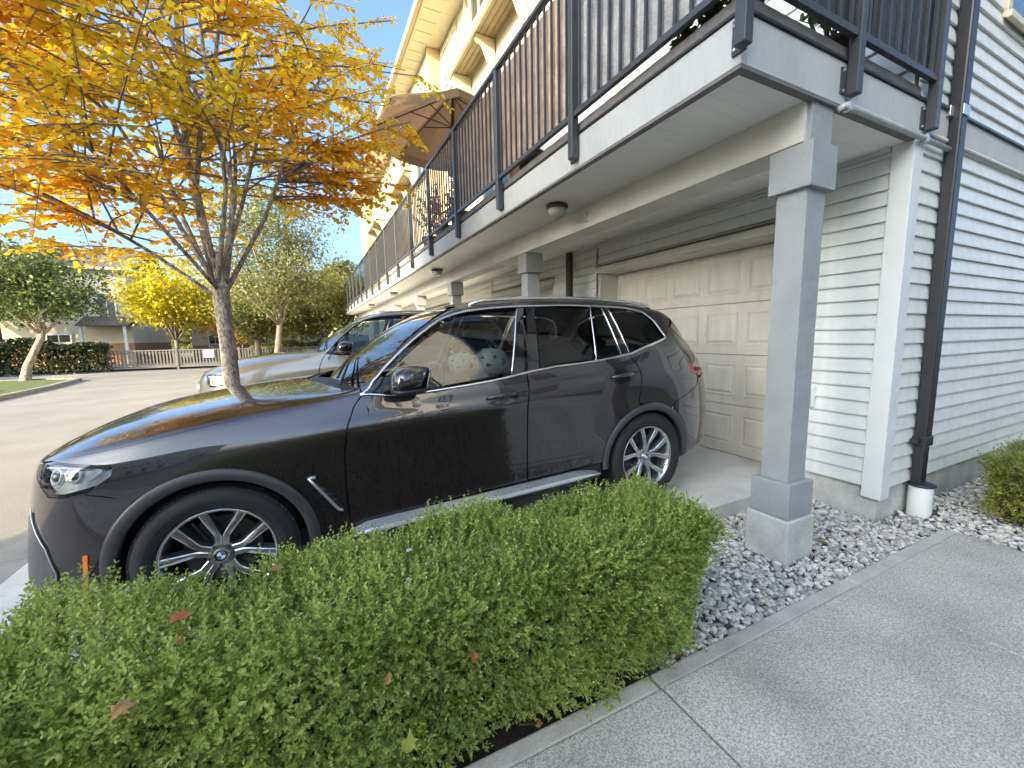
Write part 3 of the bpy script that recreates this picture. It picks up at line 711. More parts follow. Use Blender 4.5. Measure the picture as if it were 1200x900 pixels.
# ------------------------------------------------------------------ gravel
def gravel():
    rg = np.random.default_rng(3)
    phi = (1+5**.5)/2
    ico = np.array([(-1, phi, 0), (1, phi, 0), (-1, -phi, 0), (1, -phi, 0), (0, -1, phi), (0, 1, phi), (0, -1, -phi), (0, 1, -phi), (phi, 0, -1), (phi, 0, 1), (-phi, 0, -1), (-phi, 0, 1)])/math.hypot(1, phi)
    fs = np.array([(0,11,5),(0,5,1),(0,1,7),(0,7,10),(0,10,11),(1,5,9),(5,11,4),(11,10,2),(10,7,6),(7,1,8),(3,9,4),(3,4,2),(3,2,6),(3,6,8),(3,8,9),(4,9,5),(2,4,11),(6,2,10),(8,6,7),(9,8,1)])
    # one loop subdivision for rounder stones
    cache = {}; vs = [tuple(v) for v in ico]; nf = []
    def mid(a, b):
        k = (min(a, b), max(a, b))
        if k not in cache:
            v = np.array(vs[a])+np.array(vs[b]); v /= np.linalg.norm(v); vs.append(tuple(v)); cache[k] = len(vs)-1
        return cache[k]
    for a, b, c in fs:
        ab, bc, ca = mid(a, b), mid(b, c), mid(c, a); nf += [(a, ab, ca), (b, bc, ab), (c, ca, bc), (ab, bc, ca)]
    T = np.array(vs); TF = np.array(nf)
    n = 13000
    reg = [(1.30, 3.84, 1.24, 2.15, .72), (3.86, 7.5, 1.24, 1.555, .2), (4.09, 7.5, .55, 1.24, .5)]
    ar = np.array([(a[1]-a[0])*(a[3]-a[2])*(1 if a[0] < 3.85 else .75) for a in reg]); ch = rg.choice(3, n, p=ar/ar.sum())
    lo = np.array([(a[0], a[2]) for a in reg])[ch]; hi = np.array([(a[1], a[3]) for a in reg])[ch]
    xy = lo+(hi-lo)*rg.random((n, 2))
    xy[:, 1] += np.where(rg.random(n) < .012, -rg.random(n)*.15, 0)
    s = rg.uniform(.008, .0175, n)*np.where(rg.random(n) < .10, 1.5, 1)
    # height of the bed, heaped a little against the column and wall
    zb = .022+.012*np.sin(xy[:, 0]*4+1)*np.sin(xy[:, 1]*5)+np.where(rg.random(n) < .35, .014, 0)
    ok = ~((np.abs(xy[:, 0]-2.755) < .155) & (np.abs(xy[:, 1]-1.65) < .155)) & ~((np.abs(xy[:, 0]-4.322) < .10) & (np.abs(xy[:, 1]-1.47) < .10))
    xy, s, zb = xy[ok], s[ok], zb[ok]; n = len(s)
    q = rg.normal(size=(n, 4)); q /= np.linalg.norm(q, axis=1, keepdims=True); 
    yawz = rg.uniform(0, 2*math.pi, n); tx = rg.normal(0, .35, n); ty = rg.normal(0, .35, n)
    cz, sz, cx, sx, cy, sy = np.cos(yawz), np.sin(yawz), np.cos(tx), np.sin(tx), np.cos(ty), np.sin(ty); o = np.zeros(n); l = np.ones(n)
    Rz = np.stack([cz, -sz, o, sz, cz, o, o, o, l], 1).reshape(n, 3, 3); Rx = np.stack([l, o, o, o, cx, -sx, o, sx, cx], 1).reshape(n, 3, 3); Ry = np.stack([cy, o, sy, o, l, o, -sy, o, cy], 1).reshape(n, 3, 3)
    Rm = Rz@Rx@Ry
    sc = np.stack([s*rg.uniform(1., 1.55, n), s*rg.uniform(.75, 1.1, n), s*rg.uniform(.5, .8, n)], 1)
    noise = 1+rg.normal(0, .07, (n, len(T), 1))
    V = (T[None]*noise*sc[:, None, :])@Rm.transpose(0, 2, 1); V += np.concatenate([xy, zb[:, None]], 1)[:, None, :]
    F = (np.arange(n)*len(T))[:, None, None]+TF[None]
    m, nt, out = nmat('river_pebble'); N = nt.nodes; L = nt.links
    p = N.new('ShaderNodeBsdfPrincipled'); p.inputs['Roughness'].default_value = .75; L.new(p.outputs[0], out.inputs[0])
    g = N.new('ShaderNodeNewGeometry'); r = ramp(nt, [(0, (.25, .24, .225)), (.3, (.44, .42, .39)), (.55, (.58, .555, .51)), (.8, (.69, .665, .615)), (.93, (.54, .47, .38)), (1, (.78, .77, .75))]); L.new(g.outputs['Random Per Island'], r.inputs[0])
    tc = N.new('ShaderNodeTexCoord'); nz = N.new('ShaderNodeTexNoise'); nz.inputs['Scale'].default_value = 120; L.new(tc.outputs['Object'], nz.inputs[0])
    r2 = ramp(nt, [(.3, (.75,)*3), (.7, (1.2,)*3)]); L.new(nz.outputs[0], r2.inputs[0]); mx = N.new('ShaderNodeMix'); mx.data_type = 'RGBA'; mx.blend_type = 'MULTIPLY'; mx.inputs[0].default_value = 1
    L.new(r.outputs[0], mx.inputs[6]); L.new(r2.outputs[0], mx.inputs[7]); L.new(mx.outputs[2], p.inputs['Base Color'])
    o = nbuild('gravel', V.reshape(-1, 3), F.reshape(-1, 3), m, smooth=True); tag(o, kind='stuff')
    sheet('gravel_bed', [(1.2, 1.236, .012), (3.86, 1.236, .012), (3.86, 2.158, .012), (1.2, 2.158, .012)], M['grit'])
    sheet('gravel_bed', [(4.075, .3, .008), (9, .3, .008), (9, 1.57, .008), (4.075, 1.57, .008)], M['grit'])
M['grit'] = pmat('dark_grit', (.12, .115, .11), .95, var=.4, vscale=60, bump=.6, bscale=90)
gravel()

# ------------------------------------------------------------------ fallen leaves
dryleaf = {}
def fallen(label, p, d, n, s, col, group=None, curl=1.6):
    s = s*.62
    key = col
    if key not in dryleaf: dryleaf[key] = leafmat('dry_leaf', [(0, tuple(c*.75 for c in col)), (1, col)], trans=.2, rough=.6, nscale=60, nmix=.9)
    maple = 'maple' in label or 'rust' in label or 'large brown' in label; tp = TPLM if maple else (np.concatenate([TPL6[0]*np.array([1, 1.25, 1])]), TPL6[1]); T = tp[0].copy(); T[:, 2] = T[:, 2]*curl+.34*np.abs(T[:, 1])**1.3-.25*T[:, 0]**2; T[:, 1] *= .8; T += np.random.default_rng(int(abs(p[0])*1e4)).normal(0, .05, T.shape)
    V, F = leafmesh(np.array([p]), np.array([d], float), np.array([n], float), np.array([s*(1 if maple else 1.35)]), (T, tp[1]))
    o = leafobj('fallen_leaf', V, F, dryleaf[key], None); tag(o, label, 'leaf', group); return o
OR = (.42, .15, .05); TN = (.45, .26, .12); YL = (.62, .46, .12)
fallen('curled orange leaf lying on the hedge left of centre', (-.36, 1.28, .80), (1, .3, .5), (0, -.5, 1), .055, OR)
fallen('small orange leaf on the hedge, just below the other orange one', (-.34, 1.20, .79), (.8, .8, .3), (.3, -.6, 1), .045, OR)
fallen('large brown dry leaf on the hedge at the bottom left corner', (-.42, 1.10, .73), (1, .3, .2), (0, -.4, 1), .07, TN, None, 3.2)
fallen('tan leaf on top of the hedge in front of the front wheel', (-.16, 1.50, .775), (1, .2, .1), (0, -.3, 1), .05, TN)
fallen('tiny pale leaf on top of the hedge near its middle', (.24, 1.36, .80), (1, .1, .1), (0, -.2, 1), .035, (.7, .68, .6))
fallen('orange-brown leaf caught in the hedge side facing the path', (.36, 1.07, .60), (.2, -.3, -1), (0, -1, .2), .045, OR)
fallen('tan leaf caught in the hedge side, left of the brown one', (.13, 1.07, .63), (-.3, -.3, -1), (0, -1, .2), .04, TN)
fallen('yellow-green maple leaf at the foot of the hedge at the picture bottom', (.16, 1.04, .40), (.2, .2, 1), (0, -1, .5), .085, (.34, .36, .06))
fallen('yellow maple leaf lying on the gravel behind the column', (3.22, 1.72, .06), (1, -.4, .1), (0, -.1, 1), .13, YL)
fallen('small yellow leaf on gravel in front of the pale leaf by the column', (3.05, 1.56, .055), (.4, -1, .1), (.2, .1, 1), .08, YL)
fallen('small rust leaf on gravel left of the column footing', (2.42, 1.55, .06), (.4, 1, .2), (.1, -.1, 1), .05, OR)
fallen('rust leaf on the gravel left of the column, nearer the slab', (2.40, 1.80, .06), (1, .5, .2), (.1, -.1, 1), .06, TN)
for x, y, c, lb in ((1.02, 1.23, OR, 'orange dry leaf at the path joint under the hedge'), (.98, 1.25, TN, 'tan dry leaf beside the orange one at the path joint'), (.66, 1.22, (.5, .06, .06), 'small red leaf on the path edge under the hedge'), (1.40, 1.24, OR, 'orange leaf on the path edge where hedge meets gravel'), (.80, 1.24, TN, 'tan leaf on the path edge between the red one and the joint')):
    fallen(lb, (x, y, .062), (random.uniform(-1, 1), random.uniform(-1, 1), .1), (.1, -.2, 1), .045, c, 'dry leaves along the path edge under the hedge')

# ------------------------------------------------------------------ plants on the balcony
potm = pmat('dark_pot', (.05, .035, .03), .6, var=.2)
plantleaf = leafmat('balcony_plant_leaf', [(0, (.03, .05, .015)), (.6, (.07, .11, .03)), (1, (.22, .26, .06))], trans=.3)
def potplant(label, x, y, h, r, nl, lm=plantleaf, pr=.14, group='potted plants on the balcony'):
    t = thing('potted_plant', label, 'plant', (x, y, 3.136), group)
    MB().lathe([(0, 3.14), (pr*.75, 3.14), (pr, 3.38), (pr*1.06, 3.385), (pr*1.06, 3.41), (pr*.9, 3.41), (pr*.85, 3.37), (0, 3.37)], (x, y, 0), 'z', 18).build('pot', potm, t, auto=40)
    mb = MB(); C = []; D = []
    for i in range(14):
        a = random.uniform(0, 6.28); e = Vector((x+r*math.cos(a)*random.uniform(.3, 1), y+r*math.sin(a)*random.uniform(.3, 1), 3.4+h*random.uniform(.4, 1)))
        b = Vector((x+random.uniform(-.05, .05), y+random.uniform(-.05, .05), 3.37)); mid = (b+e)/2+Vector((0, 0, .08)); mb.tube([b, mid, e], [.006, .005, .003], 4)
        for k in range(nl//14):
            f = random.uniform(.35, 1.05); p = b.lerp(e, f)+Vector((0, 0, .08*(1-abs(2*f-1)))); C.append(p); D.append((random.gauss(0, 1), random.gauss(0, 1), random.gauss(.2, .6)))
    mb.build('stem', M['twig'], t); V, F = leafmesh(np.array(C), np.array(D), rnd(len(C))*.4+np.array([0, 0, 1]), RNG.uniform(.05, .085, len(C)))
    leafobj('foliage', V, F, lm, t)
flower = leafmat('red_flower', [(0, (.10, .16, .03)), (.45, (.16, .22, .05)), (.5, (.65, .10, .04)), (.8, (.75, .2, .22)), (1, (.7, .45, .2))], trans=.3, nmix=.1)
potplant('dark low plant spilling under the bottom rail near the deck corner', 2.5, 2.3, .16, .30, 300)
potplant('leafy plant in a dark pot behind the screen at the deck corner', 2.75, 2.1, .5, .22, 160)
potplant('plant in a dark pot at the deck end beside the wall', 3.3, 1.85, .5, .25, 120)
potplant('yellow-green plant behind the railing under the second bay', 2.25, 4.2, .3, .3, 170, leafmat('lime_leaf', [(0, (.12, .16, .02)), (1, (.45, .45, .06))], trans=.4))
potplant('flowering plant with red and orange blooms behind the railing, nearest of three', 2.3, 6.6, .85, .42, 420, flower, .18)
potplant('flowering plant with red blooms behind the railing, between two others', 2.3, 7.5, .7, .45, 420, flower, .18)
potplant('flowering plant behind the railing beside the pale screen, farthest of three', 2.3, 8.4, .9, .42, 420, flower, .18)
mb = MB()
for k in range(16): mb.bx(2.02, 2.03, 9.0+k*.16, 9.0+k*.16+.15, 3.2, 4.15)
tag(mb.build('privacy_screen', pmat('cream_screen', (.55, .45, .26), .8, var=.15)), 'sunlit cream screen behind the railing past the flowers', 'screen', 'privacy screens on the balcony')

# ------------------------------------------------------------------ trees
def limb(mb, a, b, r0, r1, n=5, wob=.06, seg=8, up=0.):
    a, b = Vector(a), Vector(b); L = (b-a).length; pts = []; rs = []
    w = Vector((random.gauss(0, 1), random.gauss(0, 1), random.gauss(0, .5)))*wob*L
    for i in range(n+1):
        f = i/n; p = a.lerp(b, f)+w*math.sin(f*math.pi)*(.6+.4*math.sin(f*7))+Vector((0, 0, up*L*math.sin(f*math.pi))); pts.append(p); rs.append(r0*(1-f)+r1*f)
    mb.tube(pts, rs, seg); return pts
def at_frac(pts, f):
    k = f*(len(pts)-1); i = min(int(k), len(pts)-2); return pts[i].lerp(pts[i+1], k-i)

autumn = leafmat('autumn_leaf', [(0, (.28, .28, .035)), (.18, (.54, .45, .04)), (.42, (.84, .64, .05)), (.64, (.86, .52, .045)), (.84, (.82, .33, .035)), (1, (.68, .12, .03))], trans=.55, rough=.5, nscale=.75, nmix=.58)
def katsura():
    random.seed(21); rg = np.random.default_rng(21)
    bx, by = -.75, 5.5
    t = thing('autumn_tree', 'golden and orange autumn tree standing between the two parked cars', 'tree', (bx, by, 0))
    mb = MB()
    tr = [Vector((bx-.02, by, -.05)), Vector((bx-.01, by, .3)), Vector((bx, by, .9)), Vector((bx, by, 1.5)), Vector((bx-.01, by, 2.0)), Vector((bx, by, 2.2)), Vector((bx+.01, by, 2.42))]
    mb.tube(tr, [.125, .088, .079, .074, .078, .066, .034], 14, caps=False)
    fork = tr[4]
    # surface roots flare is hidden; limbs rise from the fork
    tg = [((-.88, 5.5, 5.9), .068), ((-.36, 5.4, 5.5), .056), ((-1.35, 5.4, 5.1), .056), ((.45, 5.35, 4.5), .042), ((-1.75, 5.2, 4.2), .042), ((-2.5, 5.3, 3.0), .034), ((.1, 5.8, 4.9), .042), ((-1.1, 4.85, 5.2), .045), ((-.45, 6.4, 5.0), .045), ((-1.6, 6.4, 4.7), .045), ((-.6, 4.7, 5.3), .04), ((-2.3, 4.5, 4.1), .034)]
    limbs = []
    for (p, r) in tg:
        st = fork+Vector((random.uniform(-.04, .04), random.uniform(-.04, .04), random.uniform(-.30, .04) if p[2] < 3.8 else random.uniform(-.12, .03)))
        pts = limb(mb, st, p, r*.60, .008, 7, .05, 8, up=.05 if p[2] > 3 else .07); limbs.append(pts)
    mb.build('trunk', M['bark'], t, smooth=True)
    # branches and leafy twigs
    mb2 = MB(); C = []; D = []; Nn = []; S_ = []
    cen = np.array([-.85, 5.4, 4.15])
    def spray(a, d, L):
        """one drooping twig with paired round leaves"""
        d = Vector(d).normalized(); pts = []; n = 7
        for i in range(n+1):
            f = i/n; p = Vector(a)+d*L*f+Vector((0, 0, -.16*L*f*f)); pts.append(p)
        mb2.tube(pts, [.0055*(1-.75*i/n) for i in range(n+1)], 4, caps=False)
        nl = int(L/.041); s_ = d.cross(Vector((0, 0, 1))); s_ = s_.normalized() if s_.length > .01 else Vector((1, 0, 0))
        for i in range(nl):
            for sg in (-1, 1):
                if random.random() < .12: continue
                f = (i+.6)/nl; p = at_frac(pts, min(f, 1.)); dd = (s_*sg*1.+d*.55+Vector((0, 0, random.gauss(-.45, .4)))).normalized()
                C.append(p+s_*sg*.012); D.append(dd+Vector((random.gauss(0, .25), random.gauss(0, .25), random.gauss(0, .25)))); Nn.append((random.gauss(0, .45), random.gauss(0, .45), 1)); S_.append(random.uniform(.038, .061))
    for li, pts in enumerate(limbs):
        L = (pts[-1]-pts[0]).length
        for k in range(int(6+L*3.1)):
            f = random.uniform(.28, 1.0); a = at_frac(pts, f); ang = random.uniform(0, 6.283)
            out_ = Vector((a.x-cen[0], a.y-cen[1], 0)); out_ = out_.normalized() if out_.length > .15 else Vector((math.cos(ang), math.sin(ang), 0))
            d = (out_*.8+Vector((math.cos(ang), math.sin(ang), random.uniform(-.05, .75)))).normalized()
            bl = random.uniform(.6, 1.35)*(1.15-.35*f)
            e = a+d*bl
            if e.x > 1.3 and e.z > 3: e.x = 1.3
            q = limb(mb2, a, e, .010, .004, 5, .05, 5, up=.03)
            for j in range(5):
                g = random.uniform(.25, 1.0); b = at_frac(q, g); a2 = random.uniform(0, 6.283)
                dd = Vector((d.x+.9*math.cos(a2), d.y+.9*math.sin(a2), random.uniform(-.25, .35))); spray(b, dd, random.uniform(.32, .62))
            spray(q[-1], d, random.uniform(.3, .55))
    # denser low skirt on the street side, lighter on the house side
    for k in range(86):
        x = rg.uniform(-3.1, -1.0); y = rg.uniform(4.2, 6.8); z = rg.uniform(2.45, 4.6)
        ang = random.uniform(2.4, 4.2); b = Vector((x+.5, y, z)); e = Vector((x, y+random.uniform(-.2, .2), z+random.uniform(-.15, .2))); q = limb(mb2, b, e, .009, .004, 4, .05, 4)
        for j in range(3): spray(at_frac(q, random.uniform(.2, 1)), (math.cos(ang)+random.gauss(0, .5), math.sin(ang)+random.gauss(0, .5), random.uniform(-.25, .2)), random.uniform(.35, .6))
    for e in ((1.4, 5.2, 4.45), (1.2, 5.0, 3.85), (.95, 5.4, 3.4), (1.3, 5.6, 4.7), (.95, 5.1, 4.0), (.75, 5.0, 3.55), (.85, 5.6, 3.25), (.5, 5.2, 3.5), (1.1, 5.3, 5.0)):
        q = limb(mb2, limbs[3][3] if e[2] < 4 else limbs[2][4], e, .016, .005, 6, .04, 5, up=.05)
        for j in range(9):
            b = at_frac(q, random.uniform(.35, 1)); spray(b, (random.uniform(.1, 1), random.gauss(0, .7), random.uniform(-.3, .25)), random.uniform(.25, .5))
    mb2.build('branches', M['bark2'], t)
    V, F = leafmesh(np.array(C), np.array(D), np.array(Nn), np.array(S_), TPLR)
    leafobj('crown', V, F, autumn, t)
    return t
kt = katsura()


def tree(name, label, base, fork_h, cz, rx, rz, nleaf, lsize, lm, lean=(0, 0), tr=.12, nl=9, tw=5, sparse=1., bark='bark2', group='trees beyond the lane', seed=1, flat=1., tpl=TPL4, r1=None):
    random.seed(seed); rg = np.random.default_rng(seed)
    bx, by, bz = base
    t = thing(name, label, 'tree', base, group); mb = MB()
    f = Vector((bx+lean[0], by+lean[1], bz+fork_h))
    mb.tube([(bx, by, bz-.1), (bx+lean[0]*.2, by+lean[1]*.2, bz+.3*fork_h), (bx+lean[0]*.6, by+lean[1]*.6, bz+.65*fork_h), f], [tr*1.35, tr, tr*.85, tr*.75], 9, caps=False)
    cen = Vector((bx+lean[0]*1.2, by+lean[1]*1.2, bz+cz)); tips = []
    for i in range(nl):
        a = 6.283*(i+random.uniform(-.3, .3))/nl; el = random.uniform(-.5, 1.2); rr = random.uniform(.55, 1.0)
        e = cen+Vector((rx*math.cos(a)*math.cos(el)*rr, rx*math.sin(a)*math.cos(el)*rr, rz*math.sin(el)*rr))
        pts = limb(mb, f+Vector((0, 0, random.uniform(-.3, .1)*fork_h*.4)), e, tr*.42, .015, 5, .08, 6)
        for j in range(tw):
            b = at_frac(pts, random.uniform(.35, 1)); a2 = random.uniform(0, 6.283)
            e2 = b+Vector((math.cos(a2), math.sin(a2), random.uniform(-.4, .8)))*rx*random.uniform(.25, .5)
            dlt = e2-cen; q = (dlt.x/rx)**2+(dlt.y/rx)**2+(dlt.z/rz)**2
            if q > 1: e2 = cen+dlt*(1/math.sqrt(q))
            p2 = limb(mb, b, e2, .018*(tr/.12), .006, 4, .1, 4); tips += [at_frac(p2, x) for x in (.45, .75, 1.)]
    mb.build('trunk', M[bark], t, smooth=True)
    # leaf clumps around twig ends, plus free clumps filling the crown volume
    ncl = int(60*sparse)
    for i in range(ncl):
        v = rg.normal(size=3); v /= np.linalg.norm(v); r_ = rg.uniform(.45, 1.0)**.6
        tips.append(cen+Vector((v[0]*rx*r_, v[1]*rx*r_, v[2]*rz*r_*flat)))
    T = np.array([tuple(p) for p in tips]); k = rg.choice(len(T), nleaf)
    sp = rx*.17; C = T[k]+rg.normal(size=(nleaf, 3))*sp*np.array([1, 1, .55])
    D = rg.normal(size=(nleaf, 3)); Nn = rg.normal(size=(nleaf, 3))*.6+np.array([0, 0, 1])
    V, F = leafmesh(C, D, Nn, rg.uniform(.7, 1.25, nleaf)*lsize, tpl); leafobj('crown', V, F, lm, t)
    return t
green_l = leafmat('green_leaf', [(0, (.035, .06, .018)), (.5, (.07, .105, .03)), (1, (.13, .16, .045))], trans=.3)
green_l2 = leafmat('mid_green_leaf', [(0, (.05, .08, .02)), (.5, (.11, .155, .04)), (1, (.2, .24, .06))], trans=.35)
olive_l = leafmat('olive_leaf', [(0, (.07, .085, .02)), (.5, (.15, .16, .035)), (.85, (.28, .26, .05)), (1, (.42, .30, .06))], trans=.4, nscale=.4)
lemon_l = leafmat('lemon_leaf', [(0, (.26, .25, .02)), (.5, (.56, .46, .03)), (1, (.72, .60, .05))], trans=.45)
grey_l = leafmat('sparse_grey_green_leaf', [(0, (.08, .105, .04)), (.6, (.17, .19, .06)), (.9, (.27, .24, .07)), (1, (.5, .27, .05))], trans=.35)
orange_l = leafmat('orange_leaf', [(0, (.30, .24, .03)), (.5, (.60, .30, .04)), (1, (.6, .16, .04))], trans=.45)
dkgreen_l = leafmat('dark_green_leaf', [(0, (.02, .032, .012)), (.6, (.045, .06, .02)), (1, (.10, .11, .035))], trans=.25)
tree('green_tree', 'green tree with a leaning pale trunk on the lawn across the lane', (-10.35, 24.7, 0), 1.9, 4.05, 2.1, 1.6, 8500, .14, green_l2, (.75, 0), .14, 11, 6, bark='bark', seed=31)
tree('lemon_tree', 'bright lemon yellow tree behind the fence', (-7.7, 36, 0), 1.6, 4.6, 2.9, 2.5, 9000, .22, lemon_l, (0, 0), .16, 10, 6, seed=32)
tree('sparse_tree', 'thin leaved grey-green tree against the sky behind the autumn tree', (-1.4, 24.5, 0), 2.4, 5.6, 3.0, 3.7, 15000, .135, grey_l, (.3, 0), .16, 16, 9, .5, seed=33)
tree('bushy_tree', 'bushy green tree beyond the silver car, left one', (-2.6, 30, 0), 1.6, 3.2, 2.5, 2.0, 8000, .17, olive_l, (0, 0), .2, 9, 6, seed=34)
tree('bushy_tree', 'bushy green tree beyond the silver car, beside the balcony end', (1.0, 30.5, 0), 1.6, 3.4, 2.6, 2.0, 8500, .17, olive_l, (0, 0), .2, 9, 6, seed=35)
tree('olive_tree', 'olive tree with orange top at the end of the balcony', (2.6, 33.5, 0), 2, 4.9, 2.2, 2.4, 7500, .17, olive_l, (0, 0), .2, 9, 6, seed=36)
tree('orange_bush', 'small orange leaved young tree behind the trunk of the autumn tree', (-3.7, 33, 0), 1.2, 2.3, .75, .95, 1600, .13, orange_l, (0, 0), .05, 7, 4, seed=37)
tree('background_tree', 'green tree in front of the cream house at the far left', (-19, 38, 0), 2.2, 4.2, 3.2, 2.4, 6000, .25, green_l, (0, 0), .2, 9, 5, seed=38)
tree('background_tree', 'shaded tree behind the dark porch post', (-22, 34, 0), 2.0, 4.4, 3.3, 2.8, 6000, .25, olive_l, (0, 0), .2, 9, 5, seed=39)
tree('orange_tree', 'orange tree beyond the leaning green tree', (-20.5, 41, 0), 2.4, 7.2, 3.4, 2.6, 6000, .25, orange_l, (0, 0), .2, 9, 5, seed=40)
tree('background_tree', 'tall dark tree behind the bushy ones, right of the lemon tree', (-.5, 44, 0), 2.0, 4.2, 4.0, 3.0, 8000, .26, olive_l, (0, 0), .25, 9, 6, seed=41)
tree('background_tree', 'tree behind the lemon tree beside the cream house', (-5.0, 47, 0), 2.0, 4.4, 3.8, 3.0, 7000, .26, orange_l, (0, 0), .25, 9, 6, seed=42)

# far shrub row behind the lawn
def shrubrow(name, label, x0, x1, y0, y1, h, n, lm, seed):
    rg = np.random.default_rng(seed); t = thing(name, label, 'hedge', ((x0+x1)/2, (y0+y1)/2, 0))
    x = rg.uniform(x0, x1, n); y = rg.uniform(y0, y1, n); zt = h*(.82+.18*np.sin(x*1.7+seed)*np.sin(x*.9))
    z = zt*(1-rg.random(n)**2*.98)
    V, F = leafmesh(np.stack([x, y, z], 1), rg.normal(size=(n, 3)), rg.normal(size=(n, 3))+np.array([0, -.4, .6]), rg.uniform(.09, .17, n), TPL4); leafobj('foliage', V, F, lm, t)
    mb = MB()
    for i in range(int((x1-x0)*3)):
        b = (rg.uniform(x0, x1), rg.uniform(y0+.2, y1), -.05); mb.tube([b, (b[0]+rg.normal(0, .15), b[1], h*.8)], [.03, .012], 4)
    mb.build('stems', M['twig'], t); return t
shrubrow('shrub_row', 'dark green shrub hedge along the path beyond the lawn', -22, -9.5, 29.6, 31.2, 1.75, 26000, dkgreen_l, 4)
shrubrow('shrub_row', 'green shrubs behind the fence beyond the silver car', -3.2, 8, 31.4, 33.5, 1.5, 12000, olive_l, 6)

rg = np.random.default_rng(77); n = 16000; x = rg.uniform(-90, 60, n); y = rg.uniform(75, 95, n); z = (7+3*np.sin(x*.13)+1.5*np.sin(x*.5+1))*(1-rg.random(n)**2)
V, F = leafmesh(np.stack([x, y, z], 1), rg.normal(size=(n, 3)), rg.normal(size=(n, 3))+np.array([0, -.5, .6]), rg.uniform(.5, 1.0, n), TPL4); tag(leafobj('far_woods', V, F, olive_l, None), kind='stuff')

# ------------------------------------------------------------------ picket fence
fc = thing('picket_fence', 'weathered grey picket fence across the end of the lane', 'fence', (-6.5, 30.5, 0))
x = -9.5; bays = []
while x < 1.5:
    bays.append((x, x+2.85)); x += 2.97
pk = MB().bx(-.036, .036, -.012, .012, .12, 1.0); pme = bpy.data.meshes.new('picket'); pme.from_pydata(pk.v, [], pk.f); pme.update(); pme.materials.append(M['fence'])
for a, b in bays:
    for px in ([a-.06] if a == bays[0][0] else [])+[b+.06]: MB().bx(px-.055, px+.055, 30.44, 30.56, -.1, 1.14).build('fence_post', M['fence'], fc, bevel=.01)
    MB().bx(a, b, 30.46, 30.54, 1.001, 1.06).build('rail', M['fence'], fc); MB().bx(a, b, 30.47, 30.53, .10, .19).build('rail', M['fence'], fc); MB().bx(a, b, 30.515, 30.53, .86, .92).build('rail', M['fence'], fc)
    k = 0; q = a+.09
    while q < b-.05:
        o = bpy.data.objects.new('picket', pme); COL.objects.link(o); o.parent = fc; o.location = Vector((q, 30.495, 0))-worg(fc); q += .148
sg = thing('notice_sign', 'small white notice with blue print on the picket fence', 'sign', (-5.1, 30.45, .8))
MB().bx(-5.36, -4.86, 30.452, 30.462, .56, 1.0).build('sign_board', pmat('white_sign', (.72, .73, .80), .5, var=.03), sg)
mb = MB()
for i, (w0, w1) in enumerate(((.06, .44), (.10, .40), (.05, .45), (.14, .36))): mb.bx(-5.36+w0, -5.36+w1, 30.449, 30.4515, .90-i*.085, .925-i*.085)
mb.build('print', pmat('blue_print', (.12, .13, .35), .6), sg)

# ------------------------------------------------------------------ far and surrounding houses
def house_block(name, label, x0, x1, y0, y1, h, wall, base, wins, ridge='y', rh=2.4, group=None, sidewalls=None, bh=2.6, frame='trim'):
    t = thing(name, label, 'house', ((x0+x1)/2, (y0+y1)/2, 0), group)
    MB().bx(x0, x1, y0, y1, bh, h).build('wall', M[wall], t)
    MB().bx(x0-.03, x1+.03, y0-.03, y1+.03, -.2, bh-.001).build('base_wall', M[base], t)
    MB().bx(x0-.05, x1+.05, y0-.05, y1+.05, bh, bh+.16).build('band', M['cream'], t)
    e = .6
    if ridge == 'y':
        xm = (x0+x1)/2; rf = MB().prism([(x0-e, y0-e, h-.02), (xm, y0-e, h+rh), (x1+e, y0-e, h-.02)], (0, y1-y0+2*e, 0))
    else:
        ym = (y0+y1)/2; rf = MB().prism([(x0-e, y0-e, h-.02), (x0-e, ym, h+rh), (x0-e, y1+e, h-.02)], (x1-x0+2*e, 0, 0))
    r_ = rf.build('roof', M['roof'], t)
    MB().bx(x0-e-.05, x1+e+.05, y0-e-.06, y1+e+.06, h-.2, h-.021).build('eave_board', M['cream'], t)
    for (f, a, b, z0, z1) in wins:
        d = .05; q = MB()
        def blk(u0, u1, v0, v1, dd0, dd1):
            if f == '-y': q.bx(u0, u1, y0-dd1, y0-dd0, v0, v1)
            elif f == '+y': q.bx(u0, u1, y1+dd0, y1+dd1, v0, v1)
            elif f == '-x': q.bx(x0-dd1, x0-dd0, u0, u1, v0, v1)
            else: q.bx(x1+dd0, x1+dd1, u0, u1, v0, v1)
        tt = .1
        blk(a, b, z0, z0+tt, .04, .09); blk(a, b, z1-tt, z1, .04, .09); blk(a, a+tt, z0+tt+.001, z1-tt-.001, .04, .09); blk(b-tt, b, z0+tt+.001, z1-tt-.001, .04, .09); blk((a+b)/2-.03, (a+b)/2+.03, z0+tt+.001, z1-tt-.001, .042, .08)
        w = q.build('window', M[frame], t); q = MB(); blk(a+tt, b-tt, z0+tt, z1-tt, .034, .045); q.build('pane', M['winpane'], w)
    return t
house_block('far_house', 'cream house with an orange brick base and small porch roof beyond the shrubs', -24, -11.8, 43, 53, 7.0, 'siding_far', 'brick', bh=1.45, wins=[('-y', -13.6, -12.5, 3.3, 5.2), ('-y', -17, -15.4, 3.4, 5.2), ('-y', -21, -19.4, 3.4, 5.2), ('-y', -16.6, -15.2, .9, 2.2), ('+x', 44, 46, 3.4, 5.2)], ridge='x', rh=2.0)
pr = thing('porch', 'small brown porch roof on grey posts in front of the cream house', 'porch', (-12.8, 42.2, 0))
MB().prism([(-14.4, 41.2, 2.72), (-14.4, 42.96, 3.45), (-14.4, 42.96, 2.72)], (2.9, 0, 0)).build('roof', M['roof'], pr)
